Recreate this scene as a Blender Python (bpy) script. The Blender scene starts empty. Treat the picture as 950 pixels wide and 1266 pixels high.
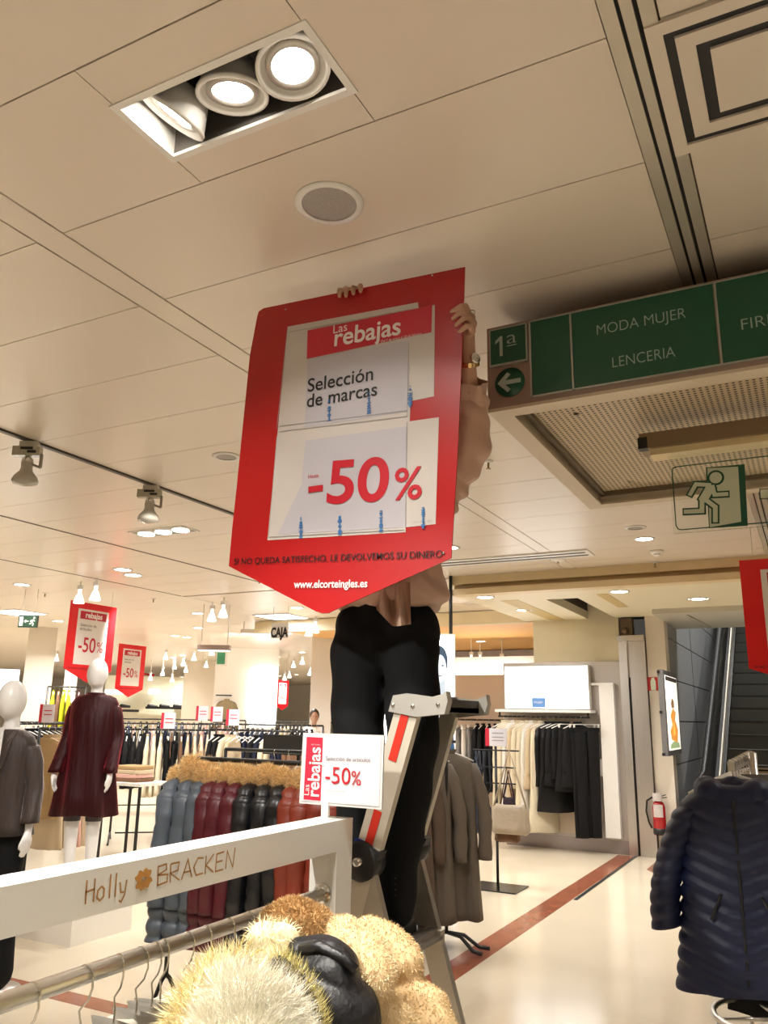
import bpy, bmesh, math, random
import numpy as np
from mathutils import Vector, Matrix, noise
random.seed(7); rng=np.random.default_rng(7)
S=bpy.context.scene; COL=S.collection
PI=math.pi; R_=math.radians
# ------------------------------------------------------------------ camera, world, exposure
FPX=1001.0; CX,CY=475.0,633.0; EYE=Vector((0,0,1.55))
_p,_r,_y=R_(14.288),R_(0.9655),R_(27.664)
FW=Vector((-math.sin(_y)*math.cos(_p),math.cos(_y)*math.cos(_p),math.sin(_p)))
_rt=Vector((math.cos(_y),math.sin(_y),0)); _up=_rt.cross(FW)
RT=_rt*math.cos(_r)+_up*math.sin(_r); UP=-_rt*math.sin(_r)+_up*math.cos(_r)
cd=bpy.data.cameras.new('camera'); cam=bpy.data.objects.new('camera',cd); COL.objects.link(cam)
cd.sensor_fit='VERTICAL'; cd.sensor_height=36; cd.sensor_width=27; cd.lens=36*FPX/1266
cd.clip_start=.05; cd.clip_end=200
cam.matrix_world=Matrix(((RT.x,UP.x,-FW.x,0),(RT.y,UP.y,-FW.y,0),(RT.z,UP.z,-FW.z,1.55),(0,0,0,1)))
S.camera=cam
S.view_settings.view_transform='Standard'; S.view_settings.look='None'; S.view_settings.gamma=1
S.view_settings.use_curve_mapping=False; S.view_settings.exposure=0.0
w=bpy.data.worlds.new('world'); S.world=w; w.use_nodes=True
w.node_tree.nodes['Background'].inputs[0].default_value=(1,.9,.78,1); w.node_tree.nodes['Background'].inputs[1].default_value=.06
# rays of the photograph, used to find where real things stand
def ray(x,y): return FW+RT*((x-CX)/FPX)+UP*((CY-y)/FPX)
def atz(x,y,h): d=ray(x,y); return EYE+d*((h-1.55)/d.z)
def aty(x,y,Y): d=ray(x,y); return EYE+d*(Y/d.y)
def atx(x,y,X): d=ray(x,y); return EYE+d*(X/d.x)
def atd(x,y,D): d=ray(x,y); return EYE+d*(D/math.hypot(d.x,d.y))
# ------------------------------------------------------------------ materials
MATS={}
def mat(name,col,rough=.5,metal=0,var=.05,vs=8,bump=0,bs=60,emit=None,es=1,sheen=0,trans=0,spec=.5,alpha=1,coat=0,sheenc=None,stretch=None,island=0):
    if name in MATS: return MATS[name]
    m=bpy.data.materials.new(name); m.use_nodes=True; N=m.node_tree.nodes; L=m.node_tree.links
    b=N['Principled BSDF']; b.inputs['Roughness'].default_value=rough; b.inputs['Metallic'].default_value=metal
    b.inputs['Specular IOR Level'].default_value=spec
    c=tuple(col)+(1,)
    b.inputs['Base Color'].default_value=c
    tc=N.new('ShaderNodeTexCoord'); src=tc.outputs['Object']
    if stretch:
        mp=N.new('ShaderNodeMapping'); mp.inputs['Scale'].default_value=stretch; L.new(src,mp.inputs[0]); src=mp.outputs[0]
    if var:
        if island: n=N.new('ShaderNodeNewGeometry'); o=n.outputs['Random Per Island']
        else:
            n=N.new('ShaderNodeTexNoise'); n.inputs['Scale'].default_value=vs; n.inputs['Detail'].default_value=3; L.new(src,n.inputs['Vector']); o=n.outputs['Fac']
        r=N.new('ShaderNodeMapRange'); r.inputs['To Min'].default_value=1-var; r.inputs['To Max'].default_value=1+var; L.new(o,r.inputs['Value'])
        v=N.new('ShaderNodeVectorMath'); v.operation='SCALE'; v.inputs[0].default_value=col; L.new(r.outputs[0],v.inputs['Scale']); L.new(v.outputs[0],b.inputs['Base Color'])
    if bump:
        n=N.new('ShaderNodeTexNoise'); n.inputs['Scale'].default_value=bs; n.inputs['Detail'].default_value=4; L.new(src,n.inputs['Vector'])
        bp=N.new('ShaderNodeBump'); bp.inputs['Strength'].default_value=bump; bp.inputs['Distance'].default_value=.01; L.new(n.outputs['Fac'],bp.inputs['Height']); L.new(bp.outputs[0],b.inputs['Normal'])
    if emit: b.inputs['Emission Color'].default_value=tuple(emit)+(1,); b.inputs['Emission Strength'].default_value=es
    if sheen:
        b.inputs['Sheen Weight'].default_value=sheen; b.inputs['Sheen Roughness'].default_value=.35
        if sheenc: b.inputs['Sheen Tint'].default_value=tuple(sheenc)+(1,)
    if trans: b.inputs['Transmission Weight'].default_value=trans; b.inputs['IOR'].default_value=1.3
    if coat: b.inputs['Coat Weight'].default_value=coat
    MATS[name]=m; return m
def lin(r,g,b): return tuple((c/255/12.92 if c/255<.04045 else ((c/255+.055)/1.055)**2.4) for c in (r,g,b))
WHITE=mat('white lacquer',(.80,.78,.74),.35,var=.02)
WHITEM=mat('matt white board',(.78,.76,.72),.6,var=.03)
CHROME=mat('chrome',(.75,.74,.72),.12,1,var=0)
STEEL=mat('brushed steel',(.68,.66,.64),.3,1,var=.15,vs=6,stretch=(30,30,.6))
ALU=mat('aluminium',(.62,.57,.48),.38,.55,var=.08,vs=5)
BLACK=mat('black plastic',(.012,.012,.013),.45,var=0)
BMET=mat('black painted steel',(.02,.02,.02),.4,.3,var=0)
DARK=mat('dark cavity',(.015,.013,.011),.8,var=0)
RED_LIT=mat('lit banner red',(.72,.008,.012),.33,var=.02)  # same board red, the stronger light on the distant banners painted in
RED_DIM=mat('red board',(.40,.006,.008),.33,var=.02)  # board red darkened: weak light on the big banner painted into the colour
RED2=mat('dark red print',(.50,.012,.03),.45,var=0)
REDT=mat('crimson ink',(.48,.006,.02),.5,var=0)
PAPER=mat('printed paper',(.63,.60,.62),.4,var=.03,vs=5)
PAPER_LIT=mat('lit banner paper',(.74,.69,.65),.35,var=.02)  # banner paper with the brighter light of the distance painted in
PAPER_DIM=mat('white paper',(.55,.50,.47),.35,var=.02)  # banner paper darkened for the weak light on the big banner
PAPERL=mat('lilac paper',(.47,.445,.49),.35,var=.02)
INK=mat('black ink',(.01,.01,.012),.5,var=0)
INKD=mat('dark red-black ink',(.012,.002,.003),.5,var=0)
BLUE=mat('blue ink',(.03,.16,.42),.5,var=.3,vs=120)
GREEN=mat('dark green sign',(.003,.075,.036),.35,var=.04)
LETT=mat('pale green lettering',(.38,.47,.42),.5,var=0)
LAMP=mat('lamp glow',(1,1,1),.5,var=0,emit=(1,.93,.82),es=22)
LAMPS=mat('lamp glow small',(1,1,1),.5,var=0,emit=(1,.95,.88),es=9)
BOXW=mat('backlit white',(1,1,1),.5,var=0,emit=(.95,.97,1),es=2.6)
SKIN=mat('skin',(.48,.27,.18),.5,var=.08,vs=30)
MANQ=mat('mannequin white gloss',(.84,.82,.80),.28,var=.01)
HAIRD=mat('dark hair',(.03,.018,.012),.5,var=.3,vs=60)
WOODH=mat('pale wood',(.55,.40,.24),.5,var=.15,vs=10,stretch=(1,8,8))
# ------------------------------------------------------------------ mesh helper
class MB:
    def __init__(s): s.v=[]; s.f=[]; s.sm=[]
    def add(s,vs,fs,smooth=False):
        o=len(s.v); s.v+= [tuple(v) for v in vs]; s.f+=[tuple(i+o for i in f) for f in fs]; s.sm+=[smooth]*len(fs); return s
    def box(s,c,d,rot=None,taper=1):
        x,y,z=d[0]/2,d[1]/2,d[2]/2; P=[]
        for k in (-1,1):
            t=1 if k<0 else taper
            for a,b in ((-1,-1),(1,-1),(1,1),(-1,1)):
                v=Vector((a*x*t,b*y*t,k*z))
                if rot is not None: v=rot@v
                P.append(v+Vector(c))
        return s.add(P,[(3,2,1,0),(4,5,6,7),(0,1,5,4),(1,2,6,5),(2,3,7,6),(3,0,4,7)])
    def bb(s,a,b): return s.box([(a[i]+b[i])/2 for i in range(3)],[abs(b[i]-a[i]) for i in range(3)])
    def beam(s,a,b,w,h,up=(0,0,1)):
        a,b=Vector(a),Vector(b); d=b-a; z=d.normalized(); x=Vector(up).cross(z)
        if x.length<1e-4: x=Vector((1,0,0)).cross(z)
        x.normalize(); y=z.cross(x)
        M=Matrix((x,y,z)).transposed(); return s.box((a+b)/2,(w,h,d.length),M)
    def tube(s,pts,r,n=8,closed=False,caps=True):
        pts=[Vector(p) for p in pts]; rings=[]; m=len(pts)
        rr=r if hasattr(r,'__len__') else [r]*m
        prev=None
        for i,p in enumerate(pts):
            if closed: t=(pts[(i+1)%m]-pts[i-1])
            else: t=pts[min(i+1,m-1)]-pts[max(i-1,0)]
            t.normalize()
            if prev is None:
                q=Vector((0,0,1)) if abs(t.z)<.9 else Vector((1,0,0)); u=t.cross(q).normalized()
            else: u=(prev-t*prev.dot(t)); u=u.normalized() if u.length>1e-6 else t.orthogonal().normalized()
            prev=u; w=t.cross(u)
            rings.append([p+u*(rr[i]*math.cos(2*PI*k/n))+w*(rr[i]*math.sin(2*PI*k/n)) for k in range(n)])
        vs=[v for g in rings for v in g]; fs=[]
        for i in range(m if closed else m-1):
            j=(i+1)%m
            for k in range(n): fs.append((i*n+k,i*n+(k+1)%n,j*n+(k+1)%n,j*n+k))
        if caps and not closed: fs+= [tuple(range(n))[::-1],tuple((m-1)*n+k for k in range(n))]
        return s.add(vs,fs,True)
    def rings(s,rings,cap=(True,True),smooth=True):
        n=len(rings[0]); vs=[v for g in rings for v in g]; fs=[]
        for i in range(len(rings)-1):
            for k in range(n): fs.append((i*n+k,i*n+(k+1)%n,(i+1)*n+(k+1)%n,(i+1)*n+k))
        if cap[0]: fs.append(tuple(range(n))[::-1])
        if cap[1]: fs.append(tuple((len(rings)-1)*n+k for k in range(n)))
        return s.add(vs,fs,smooth)
    def lathe(s,prof,c=(0,0,0),n=20,rot=None,cap=(True,True)):
        R=[]
        for r,z in prof:
            g=[]
            for k in range(n):
                v=Vector((r*math.cos(2*PI*k/n),r*math.sin(2*PI*k/n),z))
                if rot is not None: v=rot@v
                g.append(v+Vector(c))
            R.append(g)
        return s.rings(R,cap)
    def sphere(s,c,r,n=12,m=8,rot=None):
        r=r if hasattr(r,'__len__') else (r,r,r); R=[]
        for i in range(m+1):
            a=PI*(i+.02 if i==0 else (i-.02 if i==m else i))/m; g=[]
            for k in range(n):
                v=Vector((r[0]*math.sin(a)*math.cos(2*PI*k/n),r[1]*math.sin(a)*math.sin(2*PI*k/n),-r[2]*math.cos(a)))
                if rot is not None: v=rot@v
                g.append(v+Vector(c))
            R.append(g)
        return s.rings(R)
    def cap(s,a,b,ra,rb,n=12):
        a,b=Vector(a),Vector(b); d=(b-a); L=d.length
        if L<1e-5: return s.sphere(a,ra)
        t=d/L; pts=[];rr=[]
        for k in (0.03,.35,.7,1): an=PI/2*k; pts.append(a-t*ra*math.cos(an)); rr.append(ra*math.sin(an))
        for k in (1,.7,.35,.03): an=PI/2*k; pts.append(b+t*rb*math.cos(an)); rr.append(rb*math.sin(an))
        return s.tube(pts,rr,n)
    def chain(s,pts,rad,n=12):
        for i in range(len(pts)-1): s.cap(pts[i],pts[i+1],rad[i],rad[i+1],n)
        return s
    def prism(s,poly,t0,t1,axes=((1,0,0),(0,0,1),(0,1,0)),o=(0,0,0)):
        """poly (a,b) on axes 0,1 ; thickness from t0 to t1 on axis 2"""
        U,V,W=[Vector(a) for a in axes]; O=Vector(o); n=len(poly)
        vs=[O+U*a+V*b+W*t0 for a,b in poly]+[O+U*a+V*b+W*t1 for a,b in poly]
        fs=[tuple(range(n)),tuple(range(2*n-1,n-1,-1))]+[(i,i+n,(i+1)%n+n,(i+1)%n) for i in range(n)]
        return s.add(vs,fs)
    def poly3(s,pts,nrm,t):
        """flat outline in space pts, thickened by t along nrm"""
        n=len(pts); N=Vector(nrm)*t; pts=[Vector(p) for p in pts]
        return s.add(pts+[p+N for p in pts],[tuple(range(n)),tuple(range(2*n-1,n-1,-1))]+[(i,i+n,(i+1)%n+n,(i+1)%n) for i in range(n)])
    def mesh(s,name,m,off=None,fix=True):
        me=bpy.data.meshes.new(name); v=s.v
        if off is not None: v=[(a[0]-off[0],a[1]-off[1],a[2]-off[2]) for a in v]
        me.from_pydata(v,[],s.f); me.polygons.foreach_set('use_smooth',s.sm)
        if m: me.materials.append(m)
        if fix:
            b=bmesh.new(); b.from_mesh(me); bmesh.ops.recalc_face_normals(b,faces=b.faces); b.to_mesh(me); b.free()
        me.update(); return me
    def build(s,name,m,parent=None,loc=None,off=None,**k):
        """parent's location is taken off vertices given in world space when off is True"""
        if off is True: off=parent.location if parent is not None else None
        if off is None and loc is not None and parent is None: off=loc
        o=bpy.data.objects.new(name,s.mesh(name,m,off)); COL.objects.link(o)
        if parent is not None: o.parent=parent
        elif loc is not None: o.location=loc
        for a,b in k.items(): o[a]=b
        return o
def tag(o,label=None,cat=None,group=None,kind=None):
    if label: o['label']=label
    if cat: o['category']=cat
    if group: o['group']=group
    if kind: o['kind']=kind
    return o
def thing(name,label,cat,loc=(0,0,0),rz=0,group=None):
    o=bpy.data.objects.new(name,None); COL.objects.link(o); o.location=loc; o.rotation_euler=(0,0,rz); o.empty_display_size=.1
    return tag(o,label,cat,group)
KIDS={}
def tree(o):
    c=o.copy(); COL.objects.link(c)
    for ch in list(o.children):
        d=ch.copy(); COL.objects.link(d); d.parent=c
        for g in ch.children: e=g.copy(); COL.objects.link(e); e.parent=d
    return c
def struct(name,mb,m,parent=None,**k):
    o=mb.build(name,m,parent,**k)
    if parent is None: o['kind']='structure'
    return o
def solidify(name,mb,m,voxel,smooth=4,parent=None,off=None,disp=None):
    """one continuous skin over the overlapping volumes of mb"""
    me=mb.mesh(name,None); o=bpy.data.objects.new(name,me); COL.objects.link(o)
    md=o.modifiers.new('r','REMESH'); md.mode='VOXEL'; md.voxel_size=voxel; md.use_smooth_shade=True
    if smooth: sm=o.modifiers.new('s','SMOOTH'); sm.iterations=smooth; sm.factor=.6
    dg=bpy.context.evaluated_depsgraph_get(); me2=bpy.data.meshes.new_from_object(o.evaluated_get(dg)); me2.name=name
    bpy.data.objects.remove(o); bpy.data.meshes.remove(me)
    n=len(me2.vertices); co=np.empty(n*3); me2.vertices.foreach_get('co',co); co=co.reshape(-1,3)
    if disp is not None:
        no=np.empty(n*3); me2.vertices.foreach_get('normal',no); no=no.reshape(-1,3); co=co+no*disp(co)[:,None]
    if off is None and parent is not None: off=parent.location
    if off is not None: co=co-np.array(off)
    me2.vertices.foreach_set('co',co.ravel()); me2.materials.clear(); me2.materials.append(m); me2.update()
    me2.polygons.foreach_set('use_smooth',[True]*len(me2.polygons))
    ob=bpy.data.objects.new(name,me2); COL.objects.link(ob)
    if parent is not None: ob.parent=parent
    elif off is not None: ob.location=off
    return ob
def sample(me,n):
    me.calc_loop_triangles(); nt=len(me.loop_triangles); t=np.empty(nt*3,dtype=np.int32); me.loop_triangles.foreach_get('vertices',t); t=t.reshape(-1,3)
    v=np.empty(len(me.vertices)*3); me.vertices.foreach_get('co',v); v=v.reshape(-1,3)
    a,b,c=v[t[:,0]],v[t[:,1]],v[t[:,2]]; nr=np.cross(b-a,c-a); ar=np.linalg.norm(nr,axis=1)+1e-12; nr/=ar[:,None]
    i=rng.choice(nt,n,p=ar/ar.sum()); r1,r2=rng.random(n),rng.random(n); s=np.sqrt(r1)
    return a[i]*(1-s)[:,None]+b[i]*(s*(1-r2))[:,None]+c[i]*(s*r2)[:,None], nr[i]
def fur(base,n,L,w,m,comb=(0,0,-.6),jit=.35,name='fur',keep=None,clump=0):
    P,Nn=sample(base.data,n)
    if keep is not None: k=keep(P); P,Nn=P[k],Nn[k]; n=len(P)
    d=Nn+np.array(comb)+rng.normal(0,jit,(n,3))
    if clump:
        q=np.floor(P/clump).astype(int); h=np.sin(q@np.array([12.9,78.2,37.7]))*43758.5; h=h-np.floor(h)
        d+=np.stack([np.cos(h*6.28),np.sin(h*6.28),np.cos(h*17)],1)*.45
    d/=np.linalg.norm(d,axis=1)[:,None]+1e-9
    l=L*(.6+.6*rng.random(n))[:,None]; sd=np.cross(d,rng.normal(0,1,(n,3))); sd/=np.linalg.norm(sd,axis=1)[:,None]+1e-9; sd*=w/2
    mid=P+d*l*.55; tip=P+d*l+np.array(comb)*l*.25; P0=P-Nn*L*.05
    V=np.stack([P0-sd,P0+sd,mid+sd*.7,mid-sd*.7,tip],1).reshape(-1,3)
    me=bpy.data.meshes.new(name); i=np.arange(n)*5
    me.vertices.add(5*n); me.vertices.foreach_set('co',V.ravel())
    loops=np.stack([i,i+1,i+2,i+3,i+3,i+2,i+4],1).ravel().astype(np.int32)
    me.loops.add(7*n); me.loops.foreach_set('vertex_index',loops)
    me.polygons.add(2*n); st=np.stack([np.arange(n)*7,np.arange(n)*7+4],1).ravel().astype(np.int32); me.polygons.foreach_set('loop_start',st)
    me.update(calc_edges=True); me.validate(); me.materials.append(m)
    o=bpy.data.objects.new(name,me); COL.objects.link(o); o.parent=base; o['kind']='stuff'; return o
def text(s,m,parent,p,w=None,h=None,rot=(PI/2,0,0),bold=0,name='lettering',t=.001,shear=0,align='LEFT',ratio=None):
    """flat lettering; p = left end of its baseline (parent space), w = its width or h = height of its capitals"""
    cu=bpy.data.curves.new('t','FONT'); cu.body=s; cu.size=1; cu.offset=bold; cu.extrude=0; cu.shear=shear; cu.resolution_u=3 if (w or 0)<.12 and not (h and h>.06) else 7
    o=bpy.data.objects.new('t',cu); COL.objects.link(o); dg=bpy.context.evaluated_depsgraph_get()
    me=bpy.data.meshes.new_from_object(o.evaluated_get(dg)); bpy.data.objects.remove(o); bpy.data.curves.remove(cu); me.name=name
    n=len(me.vertices); co=np.empty(n*3); me.vertices.foreach_get('co',co); co=co.reshape(-1,3)
    x0,x1=co[:,0].min(),co[:,0].max()
    sx=(w/(x1-x0)) if w else h/.73
    sy=(h/.73) if h else sx*(ratio or 1)
    co[:,0]=(co[:,0]-x0)*sx; co[:,1]*=sy; co[:,2]*=t
    me.vertices.foreach_set('co',co.ravel()); me.update(); me.materials.clear(); me.materials.append(m)
    q=bpy.data.objects.new(name,me); COL.objects.link(q); q.parent=parent; q.location=p; q.rotation_euler=rot; return q
def ribbon(mb,pts,w,U,V,W,o,t=.001,closed=False):
    """flat stroke of width w along 2-D pts on the plane (U,V), lifted by W"""
    U,V,W,o=[Vector(a) for a in (U,V,W,o)]; m=len(pts); L=[];Rr=[]
    for i in range(m):
        a=pts[i-1] if (i>0 or closed) else pts[i]; b=pts[(i+1)%m] if (i<m-1 or closed) else pts[i]
        c=pts[i]; e=Vector((c[0]-a[0],c[1]-a[1])); g=Vector((b[0]-c[0],b[1]-c[1])); e=e.normalized() if e.length>1e-9 else g.normalized(); g=g.normalized() if g.length>1e-9 else e
        d=(e+g); d=d.normalized() if d.length>1e-6 else g; n=Vector((-d.y,d.x))*(w/2/max(.45,abs(d.dot(g))))
        for lst,sg in ((L,1),(Rr,-1)): q=Vector(pts[i])+n*sg; lst.append(o+U*q.x+V*q.y+W*t)
    vs=L+Rr; fs=[(i,(i+1)%m,m+(i+1)%m,m+i) for i in range(m if closed else m-1)]
    mb.add(vs,fs)
# ------------------------------------------------------------------ room shell
H=3.05
CEIL=mat('cream metal ceiling panel',lin(220,208,193),.31,.0,var=.02,vs=3,bump=.02,bs=3,spec=.9)
CEILG=mat('ceiling joint',(.10,.075,.05),.7,var=0)
FLOOR=mat('polished cream marble floor',lin(220,207,184),.16,var=.09,vs=1.6,spec=.5)
MARB=mat('red marble strip',(.30,.10,.055),.16,var=.35,vs=7)
WALLC=mat('cream wall paint',lin(222,212,196),.6,var=.02)
WALLW=mat('white wall paint',lin(230,226,218),.6,var=.02)
TAN=mat('tan bulkhead',lin(218,198,156),.45,var=.04)
GREYP=mat('grey wall panel',lin(158,160,162),.45,var=.05)
def add_lamp(name,loc,size,watt,col=(1,.975,.935),rot=None,parent=None,spread=140,typ='AREA',shape='DISK'):
    l=bpy.data.lights.new(name,typ); l.energy=watt; l.color=col
    if typ=='AREA': l.shape=shape; l.size=size; l.spread=R_(spread)
    if typ=='SPOT': l.spot_size=R_(spread); l.spot_blend=.5; l.shadow_soft_size=size
    if typ=='POINT': l.shadow_soft_size=size
    o=bpy.data.objects.new(name,l); COL.objects.link(o); o.location=loc
    if rot is not None: o.rotation_euler=rot
    if parent: o.parent=parent
    return o
fl=MB().bb((-30,-6,-.1),(8,34,0)); floor=struct('floor',fl,FLOOR)
def strip(a,b,w,name='marble_strip',m=MARB):
    a=Vector((a[0],a[1],0)); b=Vector((b[0],b[1],0)); d=(b-a).normalized(); n=Vector((-d.y,d.x,0))*w/2; k=int((b-a).length/.6)+1
    for i in range(k):
        p=a+(b-a)*(i/k)+d*.002; q=a+(b-a)*((i+1)/k)-d*.002
        MB().poly3([p-n,q-n,q+n,p+n],(0,0,1),.0015).build(name,m,floor)
strip((-2.23,4.2),(-2.20,10.6),.19)
MB().bb((-2.105,7.8,0),(-2.07,10.62,.004)).build('dark_joint',BMET,floor)
MB().poly3([atz(800,1075,0),atz(822,1086,0),atz(840,1082,0),atz(828,1058,0),atz(818,1060,0)],(0,0,1),.0015).build('marble_strip',MARB,floor)
strip((-5.6,3.72),(-2.3,3.70),.14)
# ceiling : backing slab, then every panel as a piece
ceil=MB()
ceil.bb((-30,-6,H+.012),(8,8.1,H+.2)); ceil.bb((-30,8.1,H+.012),(-3.4,34,H+.2))
# the slab is opened above the triple lamp
LX0,LX1,LY0,LY1=-1.435,-.865,1.225,1.44
ceil=MB(); Z0,Z1=H+.012,H+.2
for a,b in (((-30,-6),(8,LY0)),((-30,LY0),(LX0,LY1)),((LX1,LY0),(8,LY1)),((-30,LY1),(8,8.1)),((-30,8.1),(-3.4,34))): ceil.bb((a[0],a[1],Z0),(b[0],b[1],Z1))
ceiling=struct('ceiling',ceil,CEILG)
bands=[(1.78,3.5),(-.155,1.72),(-2.005,-.27),(-3.80,-2.13),(-5.55,-3.835),(-7.2,-5.58)]
pc={}
def panel(x0,x1,y0,y1,z=H):
    key=(round(x1-x0,3),round(y1-y0,3)); 
    if key not in pc:
        a,b=(x1-x0)/2-.0015,(y1-y0)/2-.0022; m=MB()
        m.add([(-a,-b,.0),(a,-b,.0),(a,b,.0),(-a,b,.0),(-a,-b,.012),(a,-b,.012),(a,b,.012),(-a,b,.012)],[(0,1,2,3),(0,4,5,1),(1,5,6,2),(2,6,7,3),(3,7,4,0)])
        pc[key]=m.mesh('panel',CEIL)
    o=bpy.data.objects.new('panel',pc[key]); COL.objects.link(o); o.parent=ceiling; o.location=((x0+x1)/2,(y0+y1)/2,z)
YL=[1.09+.472*k for k in range(-1,16)]; YL[-1]=8.1
for (x0,x1) in bands:
    for i in range(len(YL)-1):
        y0,y1=YL[i],YL[i+1]
        if x0==-2.005 and i==1:
            panel(x0,LX0,y0,y1); panel(LX1,x1,y0,y1); panel(LX0,LX1,y0,LY0); panel(LX0,LX1,LY1,y1)
        else: panel(x0,x1,y0,y1)
for x0,x1 in ((-2.125,-2.01),): panel(x0,x1,.6,4.4); panel(x0,x1,4.4,8.1)
big=MB(); big.bb((-30,-6,H),(8,YL[0]-.003,H+.011)); big.bb((-30,YL[0],H),(-7.21,34,H+.011)); big.bb((3.5,YL[0],H),(8,8.1,H+.011)); big.bb((-7.2,8.1,H),(-3.4,34,H+.011))
# far panelling: one sheet with modelled joints as shallow grooves between long strips
fm=MB()
y=-6
while y<34:
    y1=min(y+.944,34)
    if y1<=YL[0]: fm.bb((-30,y,H),(8,y1-.006,H+.011))
    else:
        fm.bb((-30,y,H),(-7.21,y1-.006,H+.011))
        if y<8.1: fm.bb((3.5,y,H),(8,min(y1,8.1)-.006,H+.011))
        else: fm.bb((-7.2,y,H),(-3.4,y1-.006,H+.011))
    y=y1
o=fm.build('panel_field',CEIL,ceiling); o['kind']='stuff'
# aluminium rail in the ceiling right of the triple lamp
r=MB().bb((-.268,.3,H-.006),(-.235,8.08,H+.01)).bb((-.19,.3,H-.006),(-.158,8.08,H+.01)).bb((-.225,.3,H-.012),(-.200,8.08,H+.01))
al=thing('ceiling_rail','long double aluminium rail set into the ceiling above the green department sign','rail',(-.21,1,H))
r.build('rail',ALU,al,off=True); MB().bb((-.235,.3,H+.002),(-.19,8.08,H+.011)).build('slot',DARK,al,off=True)
for x in (1.75,-5.565,-7.205):
    struct('trim_%d'%({1.75:1,-5.565:2,-7.205:3}[x]),MB().bb((x-.012,.3,H-.002),(x+.012,8.08,H+.01)),CEILG if x<0 else ALU)
# step down to the lower ceiling in front of the escalator
ZL=2.86
struct('trim_4',MB().bb((-3.4,8.04,ZL+.10),(8,8.16,H+.012)),TAN)
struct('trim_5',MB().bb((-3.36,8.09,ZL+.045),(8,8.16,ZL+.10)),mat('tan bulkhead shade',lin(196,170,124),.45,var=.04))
struct('trim_6',MB().bb((-3.36,8.0,ZL-.02),(8,8.16,ZL+.045)),TAN)
lc=MB()
for a,b in (((-3.4,8.16),(-2.55,10.7)),((-2.2,8.16),(8,10.0)),((-2.2,10.0),(-1.6,10.7)),((-2.55,8.16),(-2.2,8.8))): lc.bb((a[0],a[1],ZL),(b[0],b[1],ZL+.1))
lo=struct('ceiling_lower',lc,mat('cream plaster',lin(226,216,188),.5,var=.01))
MB().bb((-2.56,8.79,ZL+.35),(-2.19,10.71,ZL+.36)).bb((-2.57,8.79,ZL+.1),(-2.55,10.7,ZL+.35)).bb((-2.2,8.79,ZL+.1),(-2.18,10.7,ZL+.35)).bb((-2.56,8.77,ZL+.1),(-2.19,8.79,ZL+.35)).build('shaft_lining',mat('dark brown lining',(.05,.035,.02),.7),lo)
MB().bb((-3.05,8.7,ZL-.004),(-2.85,10.68,ZL)).build('ochre_band',mat('ochre band',lin(196,172,112),.5,var=.03),lo)
MB().bb((-1.95,8.6,ZL-.004),(-1.83,9.7,ZL)).build('ochre_band',MATS['ochre band'],lo)
# soffit over the foot of the escalator
so=struct('ceiling_soffit',MB().bb((-1.62,10.0,2.80),(8,11.75,2.96)),mat('grey cream plaster',lin(190,186,172),.5,var=.02))
MB().beam((-1.25,10.2,2.795),(-1.15,11.6,2.795),.03,.012).build('light_strip',ALU,so)
# walls
struct('wall_left',MB().bb((-30.1,-6,0),(-30,34,H)),WALLW)
struct('wall_far',MB().bb((-30,34,0),(-3.3,34.1,H)),WALLW)
struct('wall_near',MB().bb((-30,-6.1,0),(8,-6,H)),WALLC)
struct('wall_right',MB().bb((8,-6,0),(8.1,22,6)),WALLC)
struct('wall_rear_shop',MB().bb((-3.3,10.7,0),(-2.16,10.85,H)),mat('yellow cream wall',lin(214,203,172),.6,var=.02))
struct('column_1',MB().bb((-1.83,10.7,0),(-1.6,10.95,ZL)),WALLC)
struct('baseboard_1',MB().bb((-1.845,10.685,0),(-1.585,10.96,.09)),WALLC)
struct('wall_shaft',MB().bb((-3.3,10.85,0),(-3.2,24,H)).bb((-3.2,23.9,0),(8,24,7)).bb((-3.2,11,H),(-1.62,11.1,7)).bb((8,10,H),(8.1,24,7)),WALLC)
struct('ceiling_void',MB().bb((-3.3,8,6.9),(8.1,24,7)).bb((-3.3,11.76,2.96),(8,11.80,3.4)),mat('void grey',(.10,.10,.095),.7))
# grey panelled wall beside the escalator: boards with open joints
wg=struct('wall_escalator',MB().bb((-1.72,10.95,0),(-1.62,19,7)),mat('joint black',(.03,.03,.03),.7))
for i,y0 in enumerate((10.95,13.2,15.4)):
    for k in range(9):
        z0=.02+k*.52
        MB().bb((-1.62,y0,z0),(-1.60,y0+2.2-(.0 if i==2 else .02),z0+.505)).build('wall_panel',GREYP,wg)
# lift: stainless front
lift=thing('lift_front','tall brushed stainless steel lift jamb with a dark vertical slot beside the fire extinguisher','lift',(-2.0,10.7,0))
MB().bb((-2.16,10.62,0),(-2.06,10.85,2.55)).build('jamb',STEEL,lift,off=True)
MB().bb((-2.035,10.64,0),(-1.84,10.85,2.55)).build('jamb',STEEL,lift,off=True)
MB().bb((-2.06,10.68,0.0),(-2.035,10.8,2.1)).build('slot',BLACK,lift,off=True)
MB().bb((-2.06,10.66,2.1),(-2.035,10.8,2.55)).build('infill',STEEL,lift,off=True)
MB().bb((-2.17,10.60,2.55),(-1.84,10.85,2.62)).build('head_trim',STEEL,lift,off=True)
mc=MB().bb((-2.13,10.64,2.62),(-1.98,10.78,2.84)).lathe([(.04,0),(.04,.05)],(-2.06,10.62,2.68),10,Matrix.Rotation(PI/2,3,'X'))
mc.build('door_motor',mat('machine brown',(.14,.10,.06),.5,.5),lift,off=True)
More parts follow.
